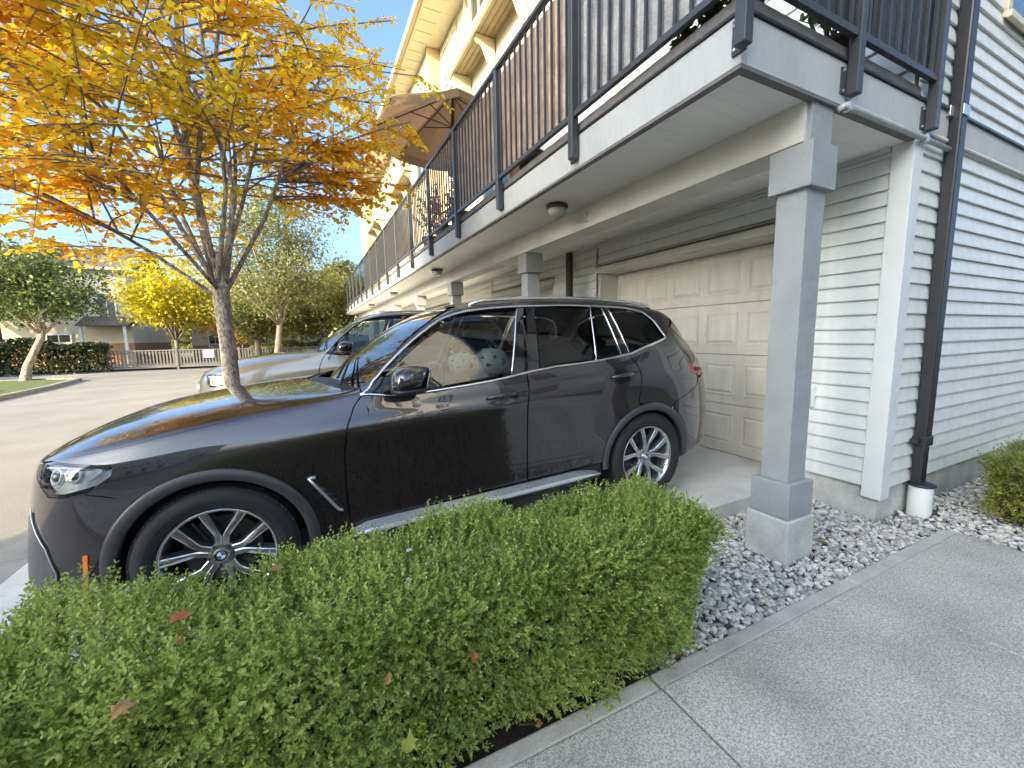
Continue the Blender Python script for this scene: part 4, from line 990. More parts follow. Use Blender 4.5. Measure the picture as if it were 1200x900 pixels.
for x in (-14.2, -11.8): MB().bx(x-.09, x+.09, 41.4, 41.58, -.05, 2.719).build('post', M['trim'], pr)
house_block('far_house', 'brown brick house low behind the picket fence', -9.5, 1, 50, 58, 4.6, 'siding_far', 'brick', [('-y', -8.3, -7.2, .9, 2.2), ('-y', -4.6, -3.4, .9, 2.2), ('-y', -6, -5, 3.2, 4.3)], 'x', 1.2, bh=1.1)
house_block('far_house', 'red roofed house past the end of the balcony', 3, 16, 62, 72, 8.6, 'siding_far', 'siding_far', [('-y', 4, 5.5, 5.5, 7.2), ('-y', 8, 9.5, 5.5, 7.2)], 'x', 2.5)
wn = []
for y in np.arange(-42, 23, 6.5):
    for z in (3.4, 6.3): wn += [('+x', y+.8, y+2.2, z, z+1.7), ('+x', y+3.6, y+5.2, z, z+1.7)]
    wn += [('+x', y+.6, y+3.2, .25, 2.4)]
wa = [w for w in wn if w[2] < -3.6]
house_block('terrace', 'unseen tall cream terrace across the lane, shaped to shade the near house', -18, -12.6, -44, -2.7, 9.7, 'siding_far', 'siding_far', wa, 'y', 3.0, 'terraces across the lane')  # out of view; height, depth and end shaped to shade the near house
wb = [w for w in wn if w[1] > -1 and w[4] < 5.4]
house_block('terrace', 'unseen lower cream terrace across the lane, set back to keep the road sunlit', -36, -27, -1.0, 24, 5.2, 'siding_far', 'siding_far', wb, 'y', 2.0, 'terraces across the lane')  # out of view; kept low and far back so sun reaches the road
wn = []
for x in np.arange(3, 14, 3.6):
    for z in (3.4, 6.3): wn += [('+y', x+.6, x+2.2, z, z+1.7)]
for y in np.arange(-30, -5, 5): wn += [('-x', y+1, y+2.6, 3.4, 5.1), ('-x', y+1, y+2.6, 6.3, 8.0), ('-x', y+.6, y+3.4, .25, 2.4)]
house_block('neighbour_house', 'pale townhouse on the other side of the garden path', 3.6, 15, -32, -3.6, 9.2, 'siding', 'siding', wn, 'y', 2.4)
pp_ = thing('porch_post', 'dark timber porch post on a stone footing at the far left edge', 'post', (-14.1, 31.6, 0))
MB().bx(-14.5, -13.75, 31.2, 31.95, -.1, .55).build('footing', M['found'], pp_, bevel=.03); MB().prism([(-14.42, 31.3, .551), (-13.83, 31.3, .551), (-13.95, 31.4, 6.4), (-14.3, 31.4, 6.4)], (0, .5, 0)).build('shaft', M['wood'], pp_)
MB().bx(-22, -13.4, 31.2, 32.0, 6.401, 6.9).build('beam', M['wood'], pp_)
def pchip(x,y,q):
    x=np.array(x,float);y=np.array(y,float);q=np.clip(q,x[0],x[-1])
    h=np.diff(x);d=np.diff(y)/h;m=np.zeros_like(y)
    for i in range(1,len(x)-1):
        if d[i-1]*d[i]>0:
            w1=2*h[i]+h[i-1];w2=h[i]+2*h[i-1];m[i]=(w1+w2)/(w1/d[i-1]+w2/d[i])
    m[0]=d[0];m[-1]=d[-1]
    k=np.clip(np.searchsorted(x,q,side='right')-1,0,len(x)-2);t=(q-x[k])/h[k]
    return (2*t**3-3*t**2+1)*y[k]+(t**3-2*t**2+t)*h[k]*m[k]+(-2*t**3+3*t**2)*y[k+1]+(t**3-t**2)*h[k]*m[k+1]
def car_surface():
    NX,NV=300,156
    # plan half width at the widest line
    PX=[-.86,-.855,-.84,-.81,-.77,-.71,-.62,-.52,-.40,-.2,.3,1.5,2.6,3.2,3.4,3.55,3.68,3.76,3.81,3.84,3.85]
    PY=[0,.16,.34,.50,.61,.71,.80,.865,.905,.925,.93,.935,.935,.935,.915,.87,.79,.69,.54,.30,0]
    s=np.linspace(0,1,NX)
    xs=-.86+4.71*(s-np.sin(2*np.pi*s)/(2*np.pi)*.80)
    P=pchip(PX,PY,xs)
    # rows: per control point  list of (x, yfactor, z)
    def col(tab):
        t=np.array(tab,float); return pchip(t[:,0],t[:,1],xs),pchip(t[:,0],t[:,2],xs)
    C=[]
    bot=[(-.86,.50),(-.84,.30),(-.8,.22),(-.6,.20),(-.3,.22),(3.3,.24),(3.55,.27),(3.7,.36),(3.8,.46),(3.85,.6)]
    def zb(x): 
        b=np.array(bot); return float(pchip(b[:,0],b[:,1],np.array([x]))[0])
    C.append(col([(x,.80 if -.5<x<3.3 else .86,z) for x,z in bot]))
    C.append(col([(-.86,.97,.52),(-.84,.97,.36),(-.75,.97,.30),(-.5,.97,.29),(0,.955,.30),(1.5,.95,.29),(3.2,.96,.31),(3.55,.96,.34),(3.7,.96,.42),(3.8,.97,.5),(3.85,1,.62)]))
    C.append(col([(-.86,1,.55),(-.84,1,.44),(-.7,1,.42),(0,.97,.42),(.7,.962,.42),(1.5,.958,.42),(2.3,.962,.42),(3.2,.985,.44),(3.6,.99,.46),(3.75,.99,.52),(3.85,1,.64)]))
    C.append(col([(-.86,1,.60),(-.84,1,.56),(-.6,1,.58),(0,.985,.60),(.7,.967,.60),(1.5,.965,.60),(2.3,.97,.60),(3.2,1,.62),(3.6,1,.64),(3.75,1,.66),(3.85,1,.67)]))
    C.append(col([(-.86,.99,.66),(-.84,.99,.70),(-.6,.99,.76),(0,.985,.78),(.7,.985,.78),(1.5,.985,.79),(2.3,.99,.80),(3.2,1,.82),(3.6,.99,.84),(3.75,.99,.83),(3.85,1,.70)]))
    C.append(col([(-.86,.96,.70),(-.84,.96,.78),(-.6,.975,.865),(-.2,.975,.895),(.3,.99,.905),(.6,1.005,.92),(1.5,1.01,.945),(2.3,1.01,.975),(2.8,1.005,.99),(3.2,.99,.985),(3.6,.96,.98),(3.75,.94,.93),(3.85,1,.72)]))
    C.append(col([(-.86,.90,.72),(-.84,.90,.82),(-.7,.925,.90),(-.5,.935,.93),(-.2,.955,.955),(.3,.972,.985),(.7,.985,1.015),(1.5,.99,1.02),(2.3,.99,1.07),(2.8,.985,1.095),(3.2,.965,1.09),(3.5,.93,1.06),(3.65,.92,1.02),(3.76,.90,.96),(3.85,1,.74)]))
    # 7 belt / fender shoulder
    C.append(col([(-.86,.80,.735),(-.84,.82,.85),(-.75,.86,.915),(-.5,.89,.965),(-.2,.915,1.01),(.3,.94,1.055),(.6,.955,1.09),(.76,.965,1.118),(1.0,.966,1.098),(1.33,.966,1.103),(2.0,.966,1.14),(2.38,.964,1.168),(2.7,.955,1.20),(2.98,.945,1.25),(3.2,.925,1.25),(3.4,.90,1.19),(3.55,.90,1.13),(3.68,.89,1.075),(3.77,.86,1.0),(3.85,1,.75)]))
    # 8 mid glass
    C.append(col([(-.86,.66,.745),(-.84,.70,.87),(-.75,.76,.93),(-.5,.82,.985),(-.2,.85,1.035),(.3,.885,1.085),(.6,.925,1.108),(.76,.960,1.124),(.88,.945,1.175),(1.04,.915,1.25),(1.22,.885,1.31),(1.39,.872,1.34),(1.8,.862,1.37),(2.3,.86,1.38),(2.62,.862,1.385),(2.8,.87,1.38),(3.04,.885,1.34),(3.2,.87,1.35),(3.4,.86,1.26),(3.55,.86,1.165),(3.68,.85,1.09),(3.77,.83,1.005),(3.85,1,.755)]))
    # 9 glass top
    C.append(col([(-.86,.5,.75),(-.84,.56,.885),(-.75,.64,.94),(-.5,.72,1.005),(-.2,.76,1.058),(.3,.80,1.108),(.6,.88,1.122),(.76,.945,1.136),(.88,.91,1.252),(1.04,.855,1.388),(1.22,.80,1.50),(1.39,.768,1.553),(1.8,.748,1.582),(2.3,.748,1.575),(2.62,.755,1.556),(2.8,.765,1.535),(3.04,.78,1.50),(3.2,.80,1.455),(3.4,.82,1.32),(3.55,.82,1.20),(3.68,.81,1.10),(3.77,.80,1.015),(3.85,1,.76)]))
    # 10 roof edge / a pillar inner
    C.append(col([(-.86,.38,.752),(-.84,.42,.895),(-.75,.50,.95),(-.5,.57,1.022),(-.2,.61,1.078),(.3,.66,1.125),(.6,.73,1.135),(.76,.80,1.15),(.88,.80,1.245),(1.04,.77,1.385),(1.22,.735,1.515),(1.39,.70,1.59),(1.55,.68,1.622),(1.8,.665,1.64),(2.3,.66,1.645),(2.8,.66,1.615),(3.2,.68,1.555),(3.36,.70,1.50),(3.42,.72,1.41),(3.55,.74,1.215),(3.68,.75,1.075),(3.77,.75,.985),(3.85,1,.765)]))
    C.append(col([(-.86,.2,.754),(-.84,.22,.90),(-.75,.28,.957),(-.5,.32,1.037),(-.2,.33,1.095),(.3,.35,1.14),(.55,.36,1.152),(.66,.37,1.185),(.76,.375,1.255),(.88,.375,1.335),(1.04,.37,1.435),(1.22,.36,1.545),(1.39,.35,1.612),(1.55,.34,1.652),(1.8,.34,1.672),(2.3,.34,1.68),(2.8,.34,1.655),(3.2,.35,1.605),(3.38,.36,1.56),(3.44,.38,1.46),(3.55,.4,1.255),(3.68,.41,1.09),(3.77,.42,.995),(3.85,1,.768)]))
    C.append(col([(-.86,0,.755),(-.84,0,.90),(-.75,0,.96),(-.5,0,1.04),(-.2,0,1.098),(.3,0,1.145),(.5,0,1.155),(.6,0,1.185),(.76,0,1.285),(.88,0,1.36),(1.04,0,1.455),(1.22,0,1.555),(1.39,0,1.62),(1.55,0,1.66),(1.8,0,1.682),(2.3,0,1.69),(2.8,0,1.665),(3.2,0,1.62),(3.4,0,1.575),(3.46,0,1.47),(3.55,0,1.275),(3.68,0,1.10),(3.77,0,1.0),(3.85,0,.77)]))
    K=len(C)
    Y=np.array([c[0] for c in C]).T*P[:,None]; Z=np.array([c[1] for c in C]).T
    # catmull across v
    v=np.linspace(0,K-1,NV); i=np.minimum(v.astype(int),K-2); t=v-i
    def cr(A):
        E=np.concatenate([2*A[:,:1]-A[:,1:2],A,A[:,-2:-1]*(1 if A is Z else -1)],1)
        p0,p1,p2,p3=E[:,i],E[:,i+1],E[:,i+2],E[:,i+3]
        return .5*((2*p1)+(-p0+p2)*t+(2*p0-5*p1+4*p2-p3)*t*t+(-p0+3*p1-3*p2+p3)*t**3)
    Yd,Zd=cr(Y),cr(Z); Xd=np.repeat(xs[:,None],NV,1)
    def sm(A,ax,n):
        for _ in range(n):
            B=A.copy()
            sl=[slice(None)]*2
            a=[slice(None)]*2;b=[slice(None)]*2;c=[slice(None)]*2
            a[ax]=slice(0,-2);b[ax]=slice(1,-1);c[ax]=slice(2,None)
            B[tuple(b)]=.25*A[tuple(a)]+.5*A[tuple(b)]+.25*A[tuple(c)]
            A=B
        return A
    for n in range(6):
        Yd=sm(sm(Yd,0,3),1,1);Zd=sm(sm(Zd,0,3),1,1); Yd[:,-1]=0
    w=np.clip((-.42-Xd)/.42,0,1);w=w*w*(3-2*w);Xd=Xd+w*.165*(Zd-.60)
    G=np.stack([Xd,Yd,Zd],-1)
    du=np.gradient(G,axis=0);dv=np.gradient(G,axis=1)
    N=np.cross(dv,du); N/=np.linalg.norm(N,axis=-1,keepdims=True)+1e-12
    N[:, -1,1]=0; N/=np.linalg.norm(N,axis=-1,keepdims=True)+1e-12
    return xs,v,G,N
# ------------------------------------------------------------------ cars
UV = {"hoodline":[[0.0954,87.812],[0.1498,85.476],[0.1993,85.324],[0.2488,85.406],[0.3109,91.253],[0.3568,99.301],[0.3915,114.296],[0.4099,112.886]],"head":[[0.0995,78.156],[0.1297,83.082],[0.156,83.574],[0.2331,69.073],[0.2357,65.132],[0.2337,61.005],[0.2129,54.934],[0.1826,53.251],[0.1536,54.008],[0.1335,60.271]],"bumpline":[[0.209,53.644],[0.2302,51.097],[0.2501,48.848]],"vgrey":[[0,0],[0.1107,44.616],[0.1444,35.905],[0.1593,26.008],[0.1551,14.562]],"marker":[[0.1948,32.874],[0.2012,32.93],[0.1946,18.907],[0.188,18.704]],"fdgap":[[0.4108,90.749],[0.4036,81.699],[0.3981,68.15],[0.3946,53.781],[0.3933,42.532],[0.3931,31.785],[0.3934,22.626]],"doorbot":[[0.3971,19.354],[0.4356,21.768],[0.482,23.227],[0.5326,23.463],[0.5593,23.864],[0.5966,24.415]],"bgap":[[0.5364,91.109],[0.5365,78.949],[0.5335,59.758],[0.5336,42.603],[0.5327,23.996]],"rdgap":[[0.6516,90.472],[0.66,82.252],[0.6644,73.89],[0.664,64.505],[0.6608,52.949]],"dlot":[[0.411,93.622],[0.4189,110.601],[0.4278,113.59],[0.4487,114.448],[0.461,115.127],[0.4744,116.969],[0.4964,117.898],[0.5226,117.85],[0.5507,118.42],[0.5863,119.123],[0.6213,119.068],[0.6694,121.017],[0.6983,118.97],[0.712,112.338],[0.722,100.784]],"dlob":[[0.4109,91.959],[0.4251,88.258],[0.4398,88.357],[0.4808,89.52],[0.5084,90.026],[0.5364,91.109],[0.5635,91.613],[0.6097,90.674],[0.6555,90.53],[0.6918,92.739],[0.7195,97.951]],"fgr":[[0.5428,117.052],[0.5322,102.826],[0.523,91.112]],"bgapup":[[0.5507,118.42],[0.5364,91.109]],"rgl":[[0.5605,117.548],[0.5495,91.954]],"div":[[0.622,118.223],[0.6082,90.82]],"fix":[[0.6376,118.662],[0.6446,91.053]],"qgl":[[0.6446,118.699],[0.6509,91.388]],"tail":[[0.7679,77.241],[0.8351,83.618],[0,0],[0,0],[0.8003,62.697],[0.7738,69.098]],"rbump":[[0.724,49.688],[0.7416,51.637],[0.761,53.596]],"ws":[[0.3906,134.14],[0.3997,132.797],[0.4112,114.935],[0.4228,126.298],[0.4442,128.776],[0.466,129.245],[0.4871,134.16]],"vent":[[0.3685,45.289],[0.3736,45.082],[0.3753,42.456],[0.3896,32.234],[0.3892,29.725],[0.3863,30.485]],"h1":[[0.4983,77.748],[0.5129,82.669],[0.5254,75.777],[0.52,68.704],[0.5056,69.061]],"h2":[[0.6206,74.735],[0.6382,78.358],[0.6526,73.149],[0.6466,67.88],[0.628,67.686]],"sill":[[0.4053,16.921],[0.4479,17.651],[0.4816,19.568],[0.5338,19.266],[0.5678,19.589],[0.5983,21.138]],"crease":[[0.3547,66.711],[0.394,67.644],[0.4287,68.554],[0.492,71.094]]}
NXG, NVG = 300, 156
XS, VV, GR, NRM = car_surface()
US = np.linspace(0, 1, NXG)
def u_of_x(x): return float(np.interp(x, XS, US))
def surf(u, v):
    """bilinear position and normal on the half body; v is a column index"""
    a = np.clip(np.asarray(u)*(NXG-1), 0, NXG-1.0001); b = np.clip(np.asarray(v, float), 0, NVG-1.0001)
    i = a.astype(int); j = b.astype(int); fa = (a-i)[..., None]; fb = (b-j)[..., None]
    def q(A): return A[i, j]*(1-fa)*(1-fb)+A[i+1, j]*fa*(1-fb)+A[i, j+1]*(1-fa)*fb+A[i+1, j+1]*fa*fb
    n = q(NRM); return q(GR), n/(np.linalg.norm(n, axis=-1, keepdims=True)+1e-12)
def uv_xz(x, z, vmax=100):
    u = u_of_x(x); p, _ = surf(np.full(vmax*4, u), np.linspace(3, vmax, vmax*4)); zz = np.maximum.accumulate(p[:, 2])
    return [u, float(np.interp(z, zz, np.linspace(3, vmax, vmax*4)))]
def arc(xc, zc, r, a0, a1, n=26): return [uv_xz(xc+r*math.cos(R(a)), zc+r*math.sin(R(a))) for a in np.linspace(a0, a1, n)]
SU, SV = 4.71, .0155
def inside(P, poly):
    x, y = P[:, 0], P[:, 1]; c = np.zeros(len(P), bool); n = len(poly)
    for i in range(n):
        x0, y0 = poly[i]; x1, y1 = poly[(i+1) % n]
        k = ((y0 > y) != (y1 > y)); 
        with np.errstate(all='ignore'): t = (x1-x0)*(y-y0)/(y1-y0)+x0
        c ^= k & (x < t)
    return c
_wu = [i for i in range(NXG) if .432 < US[i] < .497]
_wx = np.array([XS[i] for i in _wu])
def _pf(a): return np.polyfit(_wx, a, 3 if False else 2)
_yE, _zE, _zC = _pf(GR[_wu, 128, 1]), _pf(GR[_wu, 128, 2]), _pf(GR[_wu, NVG-1, 2])
def screen_surf(u, v):
    """one smooth barrel-curved sheet for the windscreen between the pillars"""
    def P(u, v):
        x = np.interp(u, US, XS); s = (155-v)/27.; zc = np.polyval(_zC, x)
        return np.stack([x, s*np.polyval(_yE, x), zc+(np.polyval(_zE, x)-zc)*s**2], -1)
    u = np.asarray(u, float); v = np.asarray(v, float); p = P(u, v)
    n = np.cross(P(u, v+.5)-P(u, v-.5), P(u+.002, v)-P(u-.002, v)); n /= np.linalg.norm(n, axis=-1, keepdims=True)
    return p, n*np.sign(n[..., 2:3])
def panel(name, poly, m, parent, off=0., skirt=.014, side=1, gap=.0030, step=.021, both=False, surf=surf):
    """cut one body panel out of the smooth body surface; side 1 = near (left) side, -1 = far side, both = mirrored into one mesh"""
    pts = []; P = [(u*SU, v*SV) for u, v in poly]; n = len(P)
    for i in range(n):
        a, b = np.array(P[i]), np.array(P[(i+1) % n]); k = max(1, int(np.linalg.norm(b-a)/step))
        pts += [a+(b-a)*j/k for j in range(k)]
    pts = np.array(pts); keep = [0]
    for i in range(1, len(pts)):
        if np.linalg.norm(pts[i]-pts[keep[-1]]) > 1e-4: keep.append(i)
    pts = pts[keep]
    ar = .5*np.sum(pts[:, 0]*np.roll(pts[:, 1], -1)-np.roll(pts[:, 0], -1)*pts[:, 1])
    if ar < 0: pts = pts[::-1]
    d = np.roll(pts, -1, 0)-np.roll(pts, 1, 0); nn = np.stack([-d[:, 1], d[:, 0]], 1); nn /= np.linalg.norm(nn, axis=1, keepdims=True)+1e-9
    mid = pts[:, 1] > (NVG-1.6)*SV
    pts2 = pts+nn*gap*(~mid)[:, None]
    gu = np.arange(pts2[:, 0].min(), pts2[:, 0].max(), step); gv = np.arange(pts2[:, 1].min(), pts2[:, 1].max(), step)
    g = np.stack(np.meshgrid(gu, gv), -1).reshape(-1, 2)
    if len(g):
        g = g[inside(g, pts2)]
        if len(g):
            dm = np.full(len(g), 9.)
            for c in range(0, len(pts2), 64): dm = np.minimum(dm, np.linalg.norm(g[:, None]-pts2[None, c:c+64], axis=2).min(1))
            g = g[dm > step*.55]
    nb = len(pts2); al = [Vector(p) for p in np.concatenate([pts2, g])] if len(g) else [Vector(p) for p in pts2]
    vo, eo, fo, _, _, _ = delaunay_2d_cdt(al, [(i, (i+1) % nb) for i in range(nb)], [], 0, 1e-6)
    vo = np.array([tuple(v) for v in vo]); fo = np.array([f for f in fo if len(f) == 3])
    cen = vo[fo].mean(1); fo = fo[inside(cen, pts2)]
    pos, nor = surf(vo[:, 0]/SU, vo[:, 1]/SV); pos = pos+nor*off
    sk, sn = surf(pts2[:, 0]/SU, pts2[:, 1]/SV); top = sk+sn*off; bot = top-sn*skirt
    V = []; F = []; NN = []
    for s in ((1, -1) if both else (side,)):
        b = len(V); mir = np.array([1, -s, 1]); V += list(pos*mir); NN += list(nor*mir)
        tri = fo if s == 1 else fo
        e1 = pos[tri[:, 1]]-pos[tri[:, 0]]; e2 = pos[tri[:, 2]]-pos[tri[:, 0]]; fl = (np.cross(e1*mir, e2*mir)*(nor*mir)[tri[:, 0]]).sum(1) < 0
        for f, q in zip(tri, fl): F.append(tuple(b+x for x in (f[::-1] if q else f)))
        if skirt:
            k = [i for i in range(nb) if not (mid[i] and mid[(i+1) % nb])]
            for i in k:
                j = (i+1) % nb; b = len(V); V += [top[i]*mir, top[j]*mir, bot[j]*mir, bot[i]*mir]
                ou = np.cross((top[j]-top[i])*mir, (bot[i]-top[i])*mir); ou /= np.linalg.norm(ou)+1e-9; 
                F.append((b, b+1, b+2, b+3)); NN += [ou]*4
    me = bpy.data.meshes.new(name); me.from_pydata([tuple(v) for v in V], [], F); me.update()
    me.polygons.foreach_set('use_smooth', [True]*len(me.polygons))
    me.normals_split_custom_set_from_vertices([tuple(n_) for n_ in NN])
    return finish(me, name, m, parent, False)
def locbuild(mb, name, m, parent, **k): return mb.build(name, m, parent, local=True, **k)
def spt(u, v, off=0., s=1):
    p, n = surf(np.array([u]), np.array([v])); q = p[0]+n[0]*off; return Vector((q[0], -s*q[1], q[2]))

tyre_m = pmat('tyre_rubber', (.022, .022, .023), .75, var=.2, vscale=12, bump=.1, bscale=90, spec=.35)
rim_m = pmat('silver_alloy', (.62, .63, .64), .22, .9, var=.05)
rimd_m = pmat('dark_alloy', (.10, .10, .105), .35, .7, var=.1)
disc_m = pmat('brake_disc', (.28, .27, .26), .35, .9, var=.2, vscale=20)
arch_m = pmat('dark_grey_arch_plastic', (.050, .049, .052), .42, 0, var=.08, bump=.08, bscale=400, spec=.5)
piano_m = pmat('gloss_black_trim', (.008, .008, .009), .08, 0, var=.05, spec=.6, coat=1)
lens_m = glassmat('headlamp_lens', (.92, .94, .95), 1.5)
lampin_m = pmat('lamp_reflector', (.80, .82, .84), .30, .6, var=.15, vscale=25)
lampwhite_m = pmat('lamp_light_guide', (.85, .87, .9), .2, 0, var=.05)
orange_m = pmat('orange_marker_lens', (.85, .18, .015), .25, 0, var=.08, vscale=40, spec=.6, coat=.5)
red_m = pmat('red_lamp_lens', (.42, .012, .02), .12, 0, var=.2, vscale=40, spec=.6, coat=1)
seat_m = pmat('grey_seat_leather', (.055, .055, .06), .5, var=.1, bump=.15, bscale=90)
liner_m = pmat('grey_headliner', (.20, .20, .195), .9, var=.06)
cabin_m = pmat('black_dashboard', (.018, .018, .02), .6, var=.1, bump=.1)
board_m = pmat('brushed_side_step', (.72, .75, .78), .26, .75, var=.04)

def wheel(root, xc, side, full, steer=0.):
    """tyre, rim, disc; axle along y; outer face towards side (1 = near = -y)"""
    s = -side; w = bpy.data.objects.new('wheel', None); COL.objects.link(w); w.parent = root
    w.location = (xc, s*.80, .362); 
    if steer: w.rotation_euler = (0, 0, steer)
    Y = lambda h: h*s
    prof = [(.252, .100), (.262, .118), (.285, .128), (.315, .130), (.342, .120), (.356, .104), (.3615, .085), (.3635, .04), (.3635, -.04), (.3615, -.085), (.35, -.11), (.31, -.125), (.26, -.11), (.25, -.10)]
    t = locbuild(MB().lathe(prof, (0, 0, 0), 'y', 64, s), 'tyre', tyre_m, w, smooth=True)
    if full:
        tb = MB()
        for k in range(72):
            for (h0, h1, ph) in ((.052, .108, 0), (.004, .044, .4), (-.044, -.004, .1), (-.108, -.052, .6)):
                a = 2*math.pi*(k+ph)/72; c, q = math.cos(a), math.sin(a); ca = Vector((c, 0, q)); tg = Vector((-q, 0, c))
                r_ = .3625 if abs(h0+h1) < .1 else .3590
                tb.obx(ca*r_+Vector((0, Y((h0+h1)/2), 0)), ca*.0045, tg*.0125, Vector((0, (h1-h0)/2, 0)))
        locbuild(tb, 'tread', tyre_m, t)
        gr = MB(); gr.lathe([(.300, .1315), (.303, .1325), (.306, .1315)], (0, 0, 0), 'y', 64, s).lathe([(.270, .1235), (.2725, .1265), (.275, .1245)], (0, 0, 0), 'y', 64, s); locbuild(gr, 'sidewall_ring', tyre_m, t, smooth=True)
    rm = bpy.data.objects.new('rim', None); COL.objects.link(rm); rm.parent = w
    locbuild(MB().lathe([(.240, .088), (.2535, .106), (.258, .112), (.254, .116), (.246, .112), (.238, .096), (.225, .03), (.215, -.08), (.245, -.1)], (0, 0, 0), 'y', 64, s), 'rim_barrel', rim_m, rm, smooth=True)
    locbuild(MB().lathe([(.0, -.02), (.175, -.02), (.175, -.045), (.0, -.045)][::-1], (0, 0, 0), 'y', 40, s), 'brake_disc', disc_m, rm, auto=40)
    locbuild(MB().lathe([(.0, .02), (.085, .015), (.09, -.02)], (0, 0, 0), 'y', 30, s), 'disc_hat', rimd_m, rm, auto=40)
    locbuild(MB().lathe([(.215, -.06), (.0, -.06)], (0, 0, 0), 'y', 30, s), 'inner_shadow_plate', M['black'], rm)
    ca = MB(); ca.obx((.13*math.cos(2.6), Y(-.03), .13*math.sin(2.6)+.02), (.035, 0, .02), (0, .035, 0), (-.035, 0, .07)); locbuild(ca, 'brake_caliper', rimd_m, rm, bevel=.012)
    # five double spokes: a stem that splits into two blades; bright faces over dark flanks
    for k in range(5):
        a = R(90+72*k-9)
        e = Vector((math.cos(a), 0, math.sin(a))); f = Vector((-math.sin(a), 0, math.cos(a)))
        def sec(r_, o, wd, h, m=0): return (e*r_+f*o, wd, h)
        for sg in (-1, 1):
            st = [(.045, sg*.014, .020, .078), (.10, sg*.017, .019, .090), (.130, sg*.030, .0225, .096), (.19, sg*.062, .0255, .102), (.240, sg*.088, .0300, .106)]
            V = []; F = []
            for (r_, o, wd, h) in st:
                rr = math.hypot(r_, o); c = e*(r_)+f*o
                tdir = f if True else f
                for (dx, dh) in ((-wd*1.35, h-.042), (-wd*.82, h-.004), (-wd*.55, h), (wd*.55, h), (wd*.82, h-.004), (wd*1.35, h-.042)):
                    p = c+tdir*dx; V.append((p.x, Y(dh), p.z))
            for i in range(len(st)-1):
                for j in range(6): F.append((i*6+j, i*6+(j+1) % 6, (i+1)*6+(j+1) % 6, (i+1)*6+j))
            F += [tuple(range(6)), tuple(range(24, 30))[::-1]]
            mb = MB(); mb.add(V, F); me_ = locbuild(mb, 'spoke', rim_m, rm, auto=35); me_.data.materials.append(rimd_m); me_.data.polygons.foreach_set('material_index', [1 if (i_ < 24 and i_ % 6 in (0, 4, 5)) else 0 for i_ in range(len(me_.data.polygons))])
    locbuild(MB().lathe([(.0, .088), (.034, .087), (.036, .082), (.060, .080), (.066, .072), (.068, .03)], (0, 0, 0), 'y', 36, s), 'hub', rim_m, rm, auto=30)
    for k in range(5):
        a = R(90+72*k+27); locbuild(MB().lathe([(0, .083), (.008, .083), (.009, .07)], (.052*math.cos(a), 0, .052*math.sin(a)), 'y', 8, s), 'wheel_bolt', rimd_m, rm)
    if full:
        locbuild(MB().lathe([(.0, .0895), (.031, .0893), (.0325, .0865)], (0, 0, 0), 'y', 30, s), 'centre_cap', piano_m, rm, auto=40)
        for q, mm in enumerate(('blue', 'white')*2):
            mb = MB(); pts = [(0, Y(.0902), 0)]+[(.018*math.cos(R(q*90+i*15)), Y(.0902), .018*math.sin(R(q*90+i*15))) for i in range(7)]
            mb.add(pts, [tuple(range(8))]); locbuild(mb, 'cap_quadrant', M['badge_'+mm], rm)
        mb = MB(); mb.tube([(.0205*math.cos(R(i*15)), Y(.0900), .0205*math.sin(R(i*15))) for i in range(25)], .0013, 5); locbuild(mb, 'cap_ring', M['chrome'], rm)
        mb = MB(); mb.tube([(.0300*math.cos(R(i*15)), Y(.0895), .0300*math.sin(R(i*15))) for i in range(25)], .0013, 5); locbuild(mb, 'cap_ring', M['chrome'], rm)
    return w
M['badge_blue'] = pmat('badge_blue', (.02, .14, .42), .25); M['badge_white'] = pmat('badge_white', (.8, .8, .8), .25)

